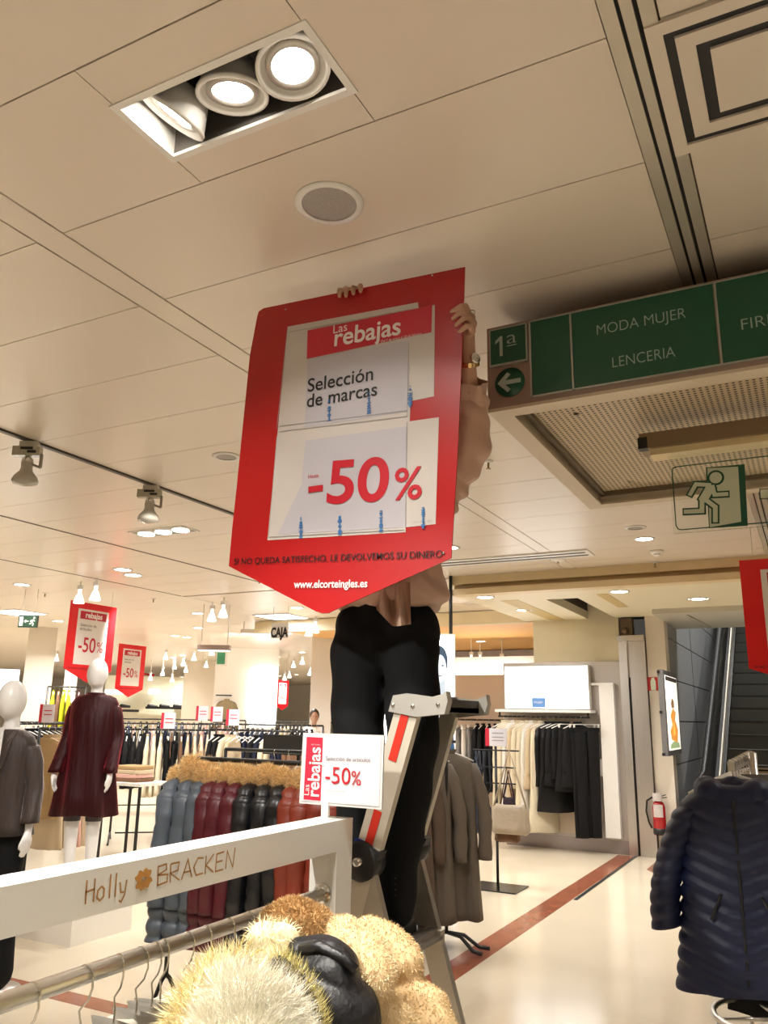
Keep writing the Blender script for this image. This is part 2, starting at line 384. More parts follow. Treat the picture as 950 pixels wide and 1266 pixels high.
# ------------------------------------------------------------------ warm shop bay behind the advert pillar
ORG=mat('warm apricot ceiling',lin(240,190,120),.5,var=.02)
by=struct('ceiling_bay',MB().add([(-8,10.9,3.0),(-3.3,10.9,3.0),(-3.3,16,2.88),(-8,16,2.88),(-8,10.9,3.04),(-3.3,10.9,3.04),(-3.3,16,3.04),(-8,16,3.04)],[(0,1,2,3),(4,5,6,7),(0,1,5,4),(1,2,6,5),(2,3,7,6),(3,0,4,7)]),ORG)
struct('trim_7',MB().bb((-8,10.78,2.86),(-3.3,10.9,3.04)),TAN)
struct('wall_bay',MB().bb((-8,15.9,0),(-3.3,16,2.9)),WALLW)
struct('trim_8',MB().bb((-8,15.3,2.62),(-3.3,15.9,2.88)),mat('grey bulkhead',lin(170,166,168),.5))
dsp=struct('wall_bay_display',MB().bb((-5.6,13.0,0),(-4.25,13.1,2.28)).bb((-4.25,12.9,0),(-3.95,13.1,2.3)),mat('taupe board',lin(196,176,156),.6,var=.02))
bl=thing('cove_light','bright white light cove running along the top of the taupe display wall','lamp',(-5,13.2,2.3))
MB().bb((-5.6,13.12,2.3),(-4.1,13.22,2.36)).build('diffuser',LAMPS,bl,off=True)
MB().bb((-5.6,13.3,2.2),(-4.1,13.35,2.60)).build('backboard',WALLW,bl,off=True)
# ------------------------------------------------------------------ lights in the ceilings
ring=MB().lathe([(.085,0),(.105,0),(.108,-.006),(.085,-.008)],n=24,cap=(False,False)).mesh('frame',WHITE)
disc=MB().lathe([(.001,-.003),(.086,-.003)],n=24,cap=(False,False)).mesh('diffuser',LAMP)
W_=mat('dummy',(1,1,1),var=0)
def down(x,y,z,label,group,watt,lampy=True,s=1):
    o=thing('ceiling_light',label,'ceiling light',(x,y,z),0,group); o.scale=(s,s,s)
    a=bpy.data.objects.new('frame',ring); b=bpy.data.objects.new('diffuser',disc)
    for q in (a,b): COL.objects.link(q); q.parent=o
    if lampy: add_lamp('bulb',(x,y,z-.012),.17*s,watt,parent=None)
    return o
ORD=['first','second','third','fourth','fifth','sixth','seventh','eighth','ninth','tenth','eleventh','twelfth','thirteenth','fourteenth','fifteenth','sixteenth','seventeenth','eighteenth','nineteenth','twentieth']+['%d%s'%(n,'st' if n%10==1 else 'nd' if n%10==2 else 'rd' if n%10==3 else 'th') for n in range(21,60)]
WD=14
vis=[(152,704),(245,776),(217,786),(214,813),(367,834),(343,812),(395,818),(56,780)]
for i,(x,y) in enumerate(sorted(vis)):
    p=atz(x,y,H); down(p.x,p.y,H,'round lit downlight in the main ceiling, %s from the left of the picture'%ORD[i],'downlights in the main ceiling',WD)
vis=[(600,738),(648,754),(683,768),(766,731),(862,740)]
for i,(x,y) in enumerate(vis):
    p=atz(x,y,ZL); down(p.x,p.y,ZL,'round lit downlight in the lowered ceiling before the escalator, %s from the left'%ORD[i],'downlights in the lowered ceiling',WD*1.05)
for i,(x,y) in enumerate([(585,769),(595,793),(630,802)]):
    p=atz(x,y,2.93); down(p.x,p.y,2.93,'round lit downlight in the apricot ceiling of the bay, %s from the left'%ORD[i],'downlights in the apricot bay',WD*.8)
# unlit or small ones near the banner
p=atz(797,666,H); down(p.x,p.y,H,'small bright downlight just left below the running man exit sign','downlights near the exit sign',WD*.7,s=.8)
for (x,y) in ((-4.6,-1.5),(-2.7,-2.2),(-.8,-1.2),(1.2,-1.8),(3.2,.5),(1.0,1.0),(-4.8,.6),(4.6,4.0),(1.2,4.8),(3.0,7.0),(-9,1.0),(-9.5,4.2),(-12.5,2.5),(-14,6.5)):
    down(x,y,H,'round downlight in the main ceiling outside the photograph','downlights outside the view',WD)
i=0
for yy in (6.6,9.6,12.6,16.5,20.5,26):  # downlights added in rows to brighten the deep hall
    for xx in (-3.0,-4.9,-6.6,-8.6,-11.2,-14.5,-18,-23):
        if xx==-3.0 and yy>7: continue
        if yy>14 and xx>-9: continue
        i+=1; down(xx+(.2*(i%3)),yy,H,'round downlight deep in the main ceiling, %s row and column of the grid'%ORD[i],'downlights deep in the hall',WD*(1.5 if yy<12 and xx>-9 else 4.5))
# triple adjustable lamp
trp=thing('triple_spotlight','large rectangular recessed fitting with three tilting lit lamps, top left','ceiling light',((LX0+LX1)/2,(LY0+LY1)/2,H))
f=MB(); g=.012
for a,b in (((LX0-g,LY0-g),(LX1+g,LY0+.008)),((LX0-g,LY1-.008),(LX1+g,LY1+g)),((LX0-g,LY0+.008),(LX0+.008,LY1-.008)),((LX1-.008,LY0+.008),(LX1+g,LY1-.008))): f.bb((a[0],a[1],H-.004),(b[0],b[1],H+.006))
f.build('frame',WHITE,trp,off=True)
b_=MB(); zt=H+.17
MB().bb((LX0,LY0,H+.007),(LX0+.004,LY1,zt)).build('side_wall',WHITE,trp,off=True); MB().bb((LX1-.004,LY0,H+.007),(LX1,LY1,zt)).build('side_wall',WHITE,trp,off=True)
MB().bb((LX0,LY0,zt),(LX1,LY1,zt+.01)).bb((LX0,LY0,H+.006),(LX1,LY0+.004,zt)).bb((LX0,LY1-.004,H+.006),(LX1,LY1,zt)).build('housing',mat('housing grey',(.16,.145,.13),.5,.6),trp,off=True)
for k,(px_,py_,ax,ay) in enumerate(((212,152,.0,.62),(287,127,.18,.08),(363,90,-.05,-.2))):
    c=Vector(((LX0+.105)+k*.18,(LY0+LY1)/2,H+.035)); rot=Matrix.Rotation(ay,3,'Y')@Matrix.Rotation(ax,3,'X')
    q=MB().lathe([(.058,.06),(.075,.02),(.087,-.012),(.091,-.016),(.091,-.026),(.082,-.026),(.078,-.014),(.066,-.006)],c,28,rot,(True,False)).build('gimbal_ring',WHITE,trp,off=True)
    MB().lathe([(.066,-.004),(.066,-.018),(.052,-.018),(.050,.0)],c,28,rot,(False,False)).build('lamp_rim',mat('grey rim',(.45,.42,.38),.35,.6),trp,off=True)
    MB().lathe([(.001,-.012),(.052,-.012)],c,28,rot,(False,False)).build('lamp_glass',LAMP,trp,off=True)
    MB().lathe([(.03,.06),(.03,.10)],c,12,rot).build('heat_sink',BMET,trp,off=True)
    d=rot@Vector((0,0,-1)); e=add_lamp('spot_bulb',c+d*.035,.1,9 if k!=2 else 14,(1,.95,.86),rot=d.to_track_quat('-Z','Y').to_euler(),spread=110)
# ceiling loudspeaker, air grille, sprinklers, detector
sp=thing('ceiling_speaker','round flush loudspeaker with a grey grille in the ceiling above the banner','speaker',(-1.15,1.805,H))
MB().lathe([(.083,0),(.104,0),(.104,-.005),(.083,-.007)],n=32,cap=(False,False)).build('ring',WHITE,sp)
MB().lathe([(.001,-.004),(.084,-.004)],n=32,cap=(False,False)).build('grille',mat('grille grey',(.36,.33,.31),.6,var=.5,vs=300),sp)
vt=thing('air_vent','square air diffuser of nested black slots in the ceiling, top right corner','vent',(.09,1.795,H))
def frame(mb,cx,cy,a,w,z0,z1):
    mb.bb((cx-a,cy-a,z0),(cx+a,cy-a+w,z1)).bb((cx-a,cy+a-w,z0),(cx+a,cy+a,z1)).bb((cx-a,cy-a+w,z0),(cx-a+w,cy+a-w,z1)).bb((cx+a-w,cy-a+w,z0),(cx+a,cy+a-w,z1))
for a,w,m,n in ((.235,.035,CEIL,'plate'),(.200,.022,BLACK,'slot'),(.178,.04,CEIL,'plate'),(.138,.028,BLACK,'slot'),(.110,.11,CEIL,'plate')):
    q=MB(); frame(q,.045,1.80,a,w,H-.010 if m is CEIL else H-.003,H-.001) if a>.12 else q.bb((.045-a,1.80-a,H-.010),(.045+a,1.80+a,H-.001)); q.build(n,m,vt,off=True)
for i,(x,y) in enumerate(((690,692),(604,572),(190,742),(321,718),(56,735),(810,697))):
    p=atz(x,y-2,H); s_=thing('sprinkler',['white smoke detector with a sprinkler where the cream ceiling strips meet','small brass sprinkler head right of the banner, near the green sign','small sprinkler head left of the banner among far lights','small sprinkler head just under the banner\'s lower left slope','small sprinkler head near the far left green exit box','tiny sprinkler head below the running man sign'][i],'sprinkler',(p.x,p.y,H))
    MB().lathe([(.03,0),(.028,-.008),(.01,-.012)] if i else [(.075,0),(.07,-.02),(.03,-.035)],n=14).build('base',WHITE,s_)
    MB().lathe([(.008,-.01),(.006,-.045),(.016,-.047),(.016,-.05)],n=8).build('head',mat('brass',(.45,.33,.16),.35,.9),s_)
for i,(x,y,nm) in enumerate(((280,564,'flat round ceiling speaker left of the banner'),(786,652,'flat round ceiling speaker under the green sign box'))):
    p=atz(x,y,H); s_=thing('ceiling_speaker',nm,'speaker',(p.x,p.y,H)); MB().lathe([(.06,0),(.083,0),(.083,-.006),(.06,-.008)],n=24,cap=(False,False)).build('ring',WHITE,s_); MB().lathe([(.001,-.004),(.062,-.004)],n=24,cap=(False,False)).build('grille',MATS['grille grey'],s_)
p=atz(812,681,H); s_=thing('smoke_detector','white dome smoke detector beyond the green sign box','detector',(p.x,p.y,H)); MB().lathe([(.06,0),(.06,-.015),(.045,-.03)],n=20).build('base',WHITE,s_); MB().lathe([(.03,-.03),(.028,-.045),(.01,-.05)],n=16).build('sensor',WHITE,s_)
# linear slot vent behind the banner's right edge
p=atz(560,695,H); q=atz(672,687,H)
s_=thing('slot_vent','long narrow linear air slot in the ceiling right of the banner point','vent',((p.x+q.x)/2,q.y,H))
MB().bb((-.9,-.14,-.012),(.9,.14,-.001)).build('frame',WHITE,s_); MB().bb((-.86,.04,-.015),(.86,.08,-.012)).build('slot',BLACK,s_); MB().bb((-.86,-.08,-.015),(.86,-.04,-.012)).build('slot',BLACK,s_)
# cool glowing panels deep in the hall; far left one imitates a ceiling reflection
for i,(x,y,D) in enumerate(((22,757,0),(348,762,0))):
    p=atz(x,y,H); s_=thing('ceiling_glow',('cool white square light panel in the ceiling at the far left','cool white square light panel in the ceiling behind the cash desk sign')[i],'ceiling light',(p.x,p.y,H))
    MB().bb((-.32,-.32,-.012),(.32,.32,-.001)).build('frame',WHITE,s_); MB().bb((-.29,-.29,-.014),(.29,.29,-.012)).build('diffuser',mat('cool glow',(1,1,1),var=0,emit=(.72,.82,1),es=5),s_)
    add_lamp('tube',(p.x,p.y,H-.03),.55,28,(.75,.84,1),spread=170,shape='SQUARE')
# track with reflector lamps
tk=thing('lighting_track','thin dark lighting track carrying two pear-shaped spot bulbs, left of the banner','track',(-3.818,4,H))
MB().bb((-3.833,.3,H-.012),(-3.803,8.0,H+.004)).build('rail',mat('track grey',(.09,.075,.06),.4,.5),tk,off=True)
BULB=mat('frosted bulb glass',(.42,.40,.34),.15,var=.02,coat=.5)
GEAR=mat('ivory adapter',(.50,.46,.38),.4,var=.05)
for i,(x,y,yaw) in enumerate(((37,548,.5),(187,603,.5))):
    p=atx(x,y,-3.818); s_=thing('track_spotlight',('unlit pear-shaped spot bulb in an ivory adapter, the nearer one, far left','unlit pear-shaped spot bulb in an ivory adapter, the one farther along the track')[i],'spotlight',(p.x,p.y,H-.012),yaw,'unlit track spotlights')
    MB().bb((-.05,-.02,-.03),(.05,.02,0)).build('adapter',GEAR,s_); MB().bb((-.085,-.022,-.085),(.07,.022,-.03)).build('gear_box',mat('clear ivory box',(.46,.43,.33),.2,var=.2,vs=60),s_)
    MB().bb((-.04,-.024,-.05),(.03,-.0225,-.035)).bb((.0,-.024,-.07),(.05,-.0225,-.055)).build('rating_plate',BLACK,s_)
    MB().beam((.075,0,-.07),(.075,0,-.15),.02,.012).beam((.075,0,-.15),(.02,0,-.13),.02,.012).build('bracket',mat('grey bracket',(.25,.22,.18),.4,.5),s_)
    MB().lathe([(.015,-.10),(.03,-.105),(.033,-.12),(.031,-.155),(.036,-.175),(.062,-.205),(.072,-.23),(.066,-.245),(.001,-.262)],n=24).build('bulb',BULB,s_)
    MB().lathe([(.016,-.088),(.0305,-.102),(.0335,-.125)],n=20,cap=(True,False)).build('silver_neck',CHROME,s_)
# the partly lit triple fitting behind the second bulb
tf=thing('triple_spotlight','rectangular recessed fitting glowing behind the farther pear-shaped bulb','ceiling light',(-4.75,5.05,H))
MB().bb((-.3,-.11,-.006),(.3,.11,-.001)).build('frame',WHITE,tf); MB().bb((-.28,-.09,-.008),(.28,.09,-.006)).build('cavity',mat('cavity grey',(.3,.27,.22),.4,.5),tf)
for k in (-.19,0,.19): MB().lathe([(.001,-.012),(.07,-.012)],(k,0,0),18,cap=(False,False)).build('lamp_glass',LAMP,tf)
add_lamp('bulb',(-4.75,5.05,H-.03),.3,14)
# distant lit track spotlights: small white cones hanging from the ceiling
cone=MB().lathe([(.02,0),(.02,-.05),(.035,-.07),(.065,-.16),(.06,-.165)],n=12,cap=(True,False)).mesh('shade',mat('lamp shade white',(.8,.78,.75),.4,var=0,emit=(1,.95,.88),es=1.6))
cdisc=MB().lathe([(.001,-.155),(.06,-.155)],n=12,cap=(False,False)).mesh('lamp_glass',LAMPS)
stem=MB().bb((-.035,-.015,0),(.035,.015,.05)).mesh('adapter',WHITE)
far=[(118,735,0),(98,739,0),(58,817,0),(70,814,0),(205,812,0),(216,824,0),(227,820,0),(186,838,0),(213,840,0),(201,832,0),(262,806,0),(276,757,0),(262,762,0),(390,777,0),(382,781,0),(358,835,0),(363,822,0),(374,818,0),(352,838,0),(383,832,0),(392,835,0),(583,817,1),(594,817,1),(621,819,1),(57,790,0),(230,828,0),(255,822,0),(240,813,0),(170,826,0)]
far=sorted(far)
for i,(x,y,b) in enumerate(far):
    el=atd(x,y,1).z-1.55; D=min(max((2.86-1.55)/el,6),23) if not b else 14.5
    z=1.55+el*D+.1; p=atd(x,y,D); top=(H if not b else 2.93)
    s_=thing('track_spotlight','small lit white cone spotlight in the distance, %s from the left'%ORD[i],'spotlight',(p.x,p.y,min(z,top-.05)),0,'distant white spotlights')
    for n_,me in (('shade',cone),('lamp_glass',cdisc),('adapter',stem)): q=bpy.data.objects.new(n_,me); COL.objects.link(q); q.parent=s_
    if top-.05-z>.005: MB().bb((-.006,-.006,.04),(.006,.006,top-min(z,top-.05))).build('stem',WHITE,s_)

for x,y,z,wt in ((-.6,13,6.7,120),(2.5,12.5,6.7,120),(-.6,17,6.7,120)): add_lamp('void_fill',(x,y,z),.5,wt,(1,.97,.92))  # unseen fill lights added above the escalator to lift the dark void
for x in (-1.0,.8,3):
    down(x,9.3,ZL,'round downlight in the lowered ceiling outside the photograph','lowered ceiling downlights outside the view',WD*.8)
# ------------------------------------------------------------------ the big banner
NX,NZ,NF=Vector((1,0,0)),Vector((0,0,1)),Vector((0,-1,0))
YB=2.13
def B(x,y): return aty(x,y,YB)
def flat(name,m,parent,pxs,lift,t=.0006,P=B,n=NF):
    mb=MB(); mb.poly3([P(x,y)+n*lift for x,y in pxs],n,t); return mb.build(name,m,parent,off=True)
bo=B(400,758)
ban=thing('sale_banner','huge red pentagonal sale banner with -50% held up against the ceiling by the person','sign',(bo.x,YB,bo.z))
out=[(318,392),(320,385),(326,381),(575,330),(571,445),(566,560),(558,690),(412,755),(406,758),(398,758),(391,756),(283,700),(287,655),(293,600),(298,550),(303,500),(309,440)]
MB().poly3([B(*p) for p in out],(0,1,0),.005).build('board',RED_DIM,ban,off=True)
flat('paper_backing',PAPER_DIM,ban,[(356,404),(517,374),(518,381),(538,377),(537,490),(508,496),(507,521),(543,516),(539,648),(502,652),(502,658),(331,668),(344,530)],.0004)
flat('paper_sheet',PAPERL,ban,[(381,444),(506,421),(505,436),(503,444),(507,452),(504,509),(377,529)],.0012)
flat('paper_sheet',PAPERL,ban,[(378,545),(503,527),(502,652),(344,661),(373,600)],.0012)
flat('title_block',RED2,ban,[(381,409),(535,378),(534,411),(380,444)],.0022)
g=MB()
for a,b in (((347,527),(504,508)),((345,534),(504,515)),((358,411),(515,382)),((356,408),(343,530)),((343,540),(333,662)),((333,664),(500,655)),((506,425),(504,515)),((504,522),(502,650))):
    pa,pb=B(*a)+NF*.0028,B(*b)+NF*.0028; g.beam(pa,pb,.0016,.0008,up=(0,1,0))
g.build('sleeve_seam',mat('seam grey',(.34,.33,.32),.4,var=0),ban,off=True)['kind']='stuff'
def bt(s,m,x0,y0,x1,y1,lift=.0036,**k):
    a=B(x0,y0); b=B(x1,y1); return text(s,m,ban,Vector((a.x,YB-lift,a.z))-ban.location,w=b.x-a.x,rot=(PI/2,-math.atan2(b.z-a.z,b.x-a.x),0),**k)
LW=mat('white lettering',(.80,.74,.72),.5,var=0)
bt('Las',LW,413,413,430,409,name='word_las')
bt('rebajas',LW,414,428.5,496,413.5,bold=.016,name='word_rebajas',ratio=1.0)
bt('Del 7 de enero al 28 de febrero',LW,472,424,522,414,name='date_line')
bt('Selección',INK,381,485,462,470,bold=.01,name='headline')
bt('de marcas',INK,380,504,467,489,bold=.01,name='headline')
bt('Hasta',REDT,382,592,395,590,name='small_word')
a=B(382,609); MB().bb((a.x,YB-.0042,a.z-.002),(B(400,607).x,YB-.0036,a.z+.019)).build('minus_sign',REDT,ban,off=True)
bt('50',REDT,404,622,480,618,bold=.02,name='figure',ratio=.86)
bt('%',REDT,487,618,522,616,bold=.012,name='percent_sign',ratio=.98)
bt('SI NO QUEDA SATISFECHO, LE DEVOLVEMOS SU DINERO',INKD,290,698,548,689,bold=.008,name='slogan',ratio=1.0)
bt('www.elcorteingles.es',LW,364,727,455,726,bold=.02,name='web_address',ratio=1.1)
bt('05/19 ofertas 08/19',mat('grey ink',(.3,.3,.3)),512,647,535,645,name='tiny_print')
for x,y in ((408,495),(457,486),(508,478),(373,640),(421,636),(472,632),(524,628)):
    m=MB(); k=0
    while k<26:
        yy=y+k; wd=random.choice((1,2,3,5,6)) if k>8 else random.choice((0,1,3,4))
        if wd: c=B(x,yy); m.box((c.x,YB-.004,c.z),(wd*.0024+.0015,.0006,.0028))
        k+=1.4
    m.build('ink_smear',BLUE,ban,off=True)['kind']='stuff'
for x,y in ((354,383),(535,341),(549,684)):
    c=B(x,y); MB().lathe([(.0035,0),(.0035,.002)],(c.x,YB-.002,c.z),10,Matrix.Rotation(PI/2,3,'X')).build('eyelet',CHROME,ban,off=True)
# ------------------------------------------------------------------ person on the ladder
YP=2.43
pr=aty(480,1145,YP); PR=Vector((pr.x,YP,.915))
person=thing('person','person in dusty pink blouse and black trousers on the ladder, holding up the banner','person',PR)
def J(x,y,Y=YP): return aty(x,y,Y)
bd=MB()
sL,sR=J(432,628,2.47),J(535,618,2.45)           # shoulders as seen
elL,wrL=J(398,500,2.42),J(424,420,2.27)
elR,wrR=J(580,545,2.37),J(579,452,2.23)
neck=J(484,612,2.47); hipc=J(478,775,2.45)
bd.chain([hipc+Vector((0,.02,.12)),(hipc+neck)/2,neck+Vector((0,0,-.08))],[.10,.11,.12],16)
bd.cap(sL,sR,.055,.055); bd.cap(neck+Vector((0,0,-.05)),neck+Vector((0,.0,.09)),.055,.05)
bd.chain([sL,elL,wrL],[.055,.042,.027]); bd.chain([sR,elR,wrR],[.055,.043,.027])
hd=neck+Vector((.0,.0,.19))
if hd.z>2.70: hd.z=2.70
bd.sphere(hd,(.073,.088,.105),16,12); bd.sphere(hd+Vector((0,-.02,-.06)),(.055,.06,.055)); bd.cap(hd+Vector((0,-.085,.005)),hd+Vector((0,-.103,-.025)),.009,.014)
bd.cap(hd+Vector((-.018,-.083,-.052)),hd+Vector((.018,-.083,-.052)),.009,.009)
for s in (-1,1): bd.sphere(hd+Vector((s*.074,0,-.01)),(.01,.018,.028)); bd.sphere(hd+Vector((s*.03,-.075,.012)),(.016,.012,.01))
# right-hand side hand: grips the banner's edge, fingers over the front
def hand(bd,w,palm,fing,thumb,r=.0092):
    bd.chain([w,palm[0]],[.026,.024]); bd.chain(palm,[.021]*len(palm))
    for f in fing: bd.chain(f,[r*1.12,r*1.05,r*.95,r*.8][:len(f)],10)
    bd.chain(thumb,[r*1.4,r*1.2,r][:len(thumb)],10)
Q=lambda x,y,Y: aty(x,y,Y)
kn=[Q(578,384,2.165),Q(584,392,2.165),Q(586,400,2.168),Q(584,410,2.170)]
bd.chain([wrR,Q(577,425,2.21),Q(577,405,2.185)],[.026,.028,.026])
for k in kn: bd.chain([Q(578,412,2.19),k],[.018,.0125])
for k,(mid,tip) in enumerate((((571,378,2.112),(558,386,2.113)),((572,385,2.110),(560,394,2.113)),((574,393,2.108),(564,402,2.113)),((577,403,2.110),(568,410,2.114)))):
    bd.chain([kn[k],Q(mid[0]+5,mid[1]+0,2.125),Q(*mid),Q(*tip)],[.0105,.0098,.0092,.0078],10)
bd.chain([Q(573,418,2.2),Q(566,404,2.165),Q(560,394,2.152)],[.014,.012,.0095],10)
# other hand: over the top edge
bd.chain([wrL,Q(430,388,2.22),Q(432,368,2.19)],[.026,.027,.024])
tops=[(420,358,366),(428,356,366),(437,355,363),(446,353,360)]
for i,(x,y0,y1) in enumerate(tops):
    a=Q(432+(i-1.5)*4,366,2.185); bd.chain([a,Q(x,y0+4,2.165),Q(x,y0+.5,2.135),Q(x,y0+3,2.112),Q(x,y1,2.113)],[.016,.0105,.0098,.0092,.008],10)
bd.chain([Q(420,385,2.2),Q(417,376,2.165),Q(421,372,2.15)],[.014,.011,.0095],10)
body=solidify('body',bd,SKIN,.0045,5,person)
for s in (-1,1):
    MB().sphere(hd+Vector((s*.03,-.083,.012)),(.009,.006,.006)).build('eye',mat('eye',(.05,.03,.02),.2,var=0),person,off=True)
hr=MB().sphere(hd+Vector((0,.02,.02)),(.084,.09,.105),18,12)
hr.chain([hd+Vector((0,.06,.0)),hd+Vector((0,.08,-.1)),hd+Vector((0,.085,-.2))],[.07,.06,.03]); solidify('hair',hr,HAIRD,.008,3,person)
# ring and watch
rg=Q(583,387,2.158); MB().tube([rg+Vector((math.cos(a)*.0125,math.sin(a)*.004,math.sin(a)*.0118)) for a in [2*PI*k/14 for k in range(14)]],.0016,6,True).build('ring',CHROME,person,off=True)
wr=Q(579,449,2.232); GOLD=mat('gold steel',(.75,.52,.25),.22,1,var=.1)
ax=(elR-wrR).normalized(); M3=ax.to_track_quat('Z','Y').to_matrix()
wt=MB()
for k in range(18):
    a=2*PI*k/18; c=wr+M3@Vector((math.cos(a)*.033,math.sin(a)*.033,0)); wt.box(c,(.007,.0105,.015),M3@Matrix.Rotation(a,3,'Z'))
band=wt.build('watch',GOLD,person,off=True)
wd=MB().lathe([(.017,0),(.017,.007),(.014,.009)],(0,0,0),20); c=wr+M3@Vector((.034,0,0))
fc=Vector((1,-.6,.1)).normalized(); rm=fc.to_track_quat('Z','Y').to_matrix()
MB().lathe([(.018,0),(.018,.007),(.014,.009)],wr+fc*.033,20,rm).build('watch_case',CHROME,band,off=person.location)
# blouse
BL=mat('dusty pink blouse',lin(196,160,140),.55,var=.05,vs=6,bump=.5,bs=7,sheen=.2,stretch=(3,3,.8))
bz=MB(); hem=J(482,742,2.44)
bz.chain([hem+Vector((.0,0,.12)),(hem+neck)/2,neck+Vector((0,0,-.07))],[.18,.15,.145],20); bz.cap(sL,sR,.075,.075)
bz.chain([sR,elR+Vector((.0,0,-.01)),J(578,500,2.32)],[.088,.082,.072],16); bz.chain([sL,elL,J(412,455,2.33)],[.088,.082,.07],16)
def fold(c): return .0035*np.sin(c[:,2]*85+c[:,0]*45+3*np.sin(c[:,2]*17))+.0055*np.sin(c[:,0]*70+c[:,2]*14+np.sin(c[:,2]*22)*2)+.002*np.sin(c[:,1]*60+c[:,2]*21)
bz.lathe([(.17,.0),(.195,.03),(.19,.12),(.16,.2)],hem+Vector((.004,0,-.03)),28)
blo=solidify('blouse',bz,BL,.011,6,person,disp=fold)
cf=MB()
for (a,b,r0,r1) in ((J(577,503,2.32),J(582,470,2.27),.06,.05),(J(412,458,2.33),J(418,440,2.30),.055,.045)):
    d=(b-a).normalized(); u=d.orthogonal().normalized(); v=d.cross(u); R=[]
    for t in (0,.35,.7,1): R.append([a+(b-a)*t+u*math.cos(q)*(r0+(r1-r0)*t)*(1+.16*math.sin(5*q+3*t))+v*math.sin(q)*(r0+(r1-r0)*t)*(1+.16*math.sin(5*q+3*t)) for q in [2*PI*k/40 for k in range(40)]])
    cf=MB().rings(R,(False,False)); cf.build('sleeve_cuff',BL,person,off=True)
# loose hanging panel at the front hem
m=MB(); n=26; Ls=[]
for j in range(9):
    t=j/8; row=[]
    for k in range(n):
        u=k/(n-1); x=460+u*(46+2*t)+6*t*(1-u); y=720+t*(34+20*min(1,u*2.2)-6*max(0,u-.6)); p=aty(x,y,2.27+.03*math.sin(u*15+.5)*(0.5+.6*t)); row.append(p)
    Ls.append(row)
vs=[p for r_ in Ls for p in r_]; vs+= [p+Vector((0,.004,0)) for p in vs]; N0=9*n; fs=[]
for j in range(8):
    for k in range(n-1): a=j*n+k; fs+= [(a,a+1,a+n+1,a+n),(N0+a,N0+a+n,N0+a+n+1,N0+a+1)]
m.add(vs,fs,True); m.build('blouse_panel',BL,person,off=True,fix=False)
# trousers, one garment, shoes
TR=mat('black trousers',(.006,.006,.007),.85,var=.1,bump=.3,bs=12,spec=.2)
tr=MB()
tr.chain([J(455,778,2.45),J(503,778,2.44)],[.115,.115],18); tr.chain([J(478,760,2.45),J(478,790,2.45)],[.12,.125],18)
tr.chain([J(444,800,2.44),J(443,905,2.40),J(446,1000,2.38),J(450,1105,2.41)],[.098,.088,.078,.062],16)
tr.chain([J(508,800,2.43),J(511,905,2.39),J(500,1000,2.37),J(492,1060,2.37),J(491,1125,2.37)],[.095,.086,.077,.068,.055],16)
tro=solidify('trousers',tr,TR,.011,4,person,disp=lambda c:.003*np.sin(c[:,2]*40+c[:,0]*30))
for k in range(4): c=aty(489,1086+k*7,2.312); MB().sphere(c,.0035,8,6).build('button',mat('black button',(.03,.03,.03),.25),tro,off=person.location)
for (x,Y) in ((491,2.38),(450,2.42)):
    a=aty(x,1135,Y); sh=MB(); z0=.928
    sh.chain([(a.x,Y+.06,z0+.035),(a.x-.005,Y-.03,z0+.03),(a.x-.01,Y-.09,z0+.022)],[.038,.038,.026]); sh.box((a.x-.002,Y-.015,z0+.004),(.075,.17,.02)); sh.cap((a.x,Y+.05,z0+.04),(a.x,Y+.04,z0+.10),.04,.038)
    solidify('shoe',sh,mat('black leather shoe',(.01,.01,.01),.3),.006,3,person)
# ------------------------------------------------------------------ step ladder
LAL=mat('brushed ladder aluminium',(.60,.55,.47),.38,.85,var=.12,vs=4,stretch=(1,1,8))
LWH=mat('cream ladder stile',(.66,.60,.50),.4,.3,var=.05)
YL1,YL2=2.215,2.53
hx,hz=-1.205,1.13
lad=thing('step_ladder','aluminium folding platform ladder with red-striped cream stiles and black hinges','ladder',(-1.25,2.43,0))
def FX(z): return hx+.31*(z-hz)
def stile(Y,x0,z0,x1,z1,wd,m,n='stile'):
    return MB().beam((x0,Y,z0),(x1,Y,z1),.028,wd,up=(1,0,0)).build(n,m,lad,off=True)
for Y in (YL1,YL2):
    for k in (0,1):
        pass
    s1=stile(Y,FX(1.585),1.585,FX(0.02),.02,.075 if Y==YL1 else .055,LWH)
    s2=MB().beam((hx+.0,Y,hz),(hx+.31*(hz-.02),Y,.02),.026,.065,up=(1,0,0)).build('rear_leg',LAL,lad,off=True)
    for x in (FX(0.02),hx+.31*(hz-.02)): MB().box((x,Y,.018),(.09,.04,.036)).build('rubber_foot',BLACK,lad,off=True)
    sg=-1
    rt=Matrix.Rotation(PI/2,3,'X')
    MB().lathe([(.05,-.04),(.056,-.034),(.056,.022),(.05,.026)],(hx-.004,Y,hz+.02),28,rt).build('hinge',BLACK,lad,off=True)
    MB().beam((hx-.004,Y,hz+.06),(hx+.055,Y,hz+.035),.044,.03,up=(1,0,0)).build('hinge_lever',BLACK,lad,off=True)
    MB().lathe([(.012,-.03),(.012,.044),(.006,.046)],(hx-.004,Y,hz+.02),14,rt).build('hinge_pin',CHROME,lad,off=True)
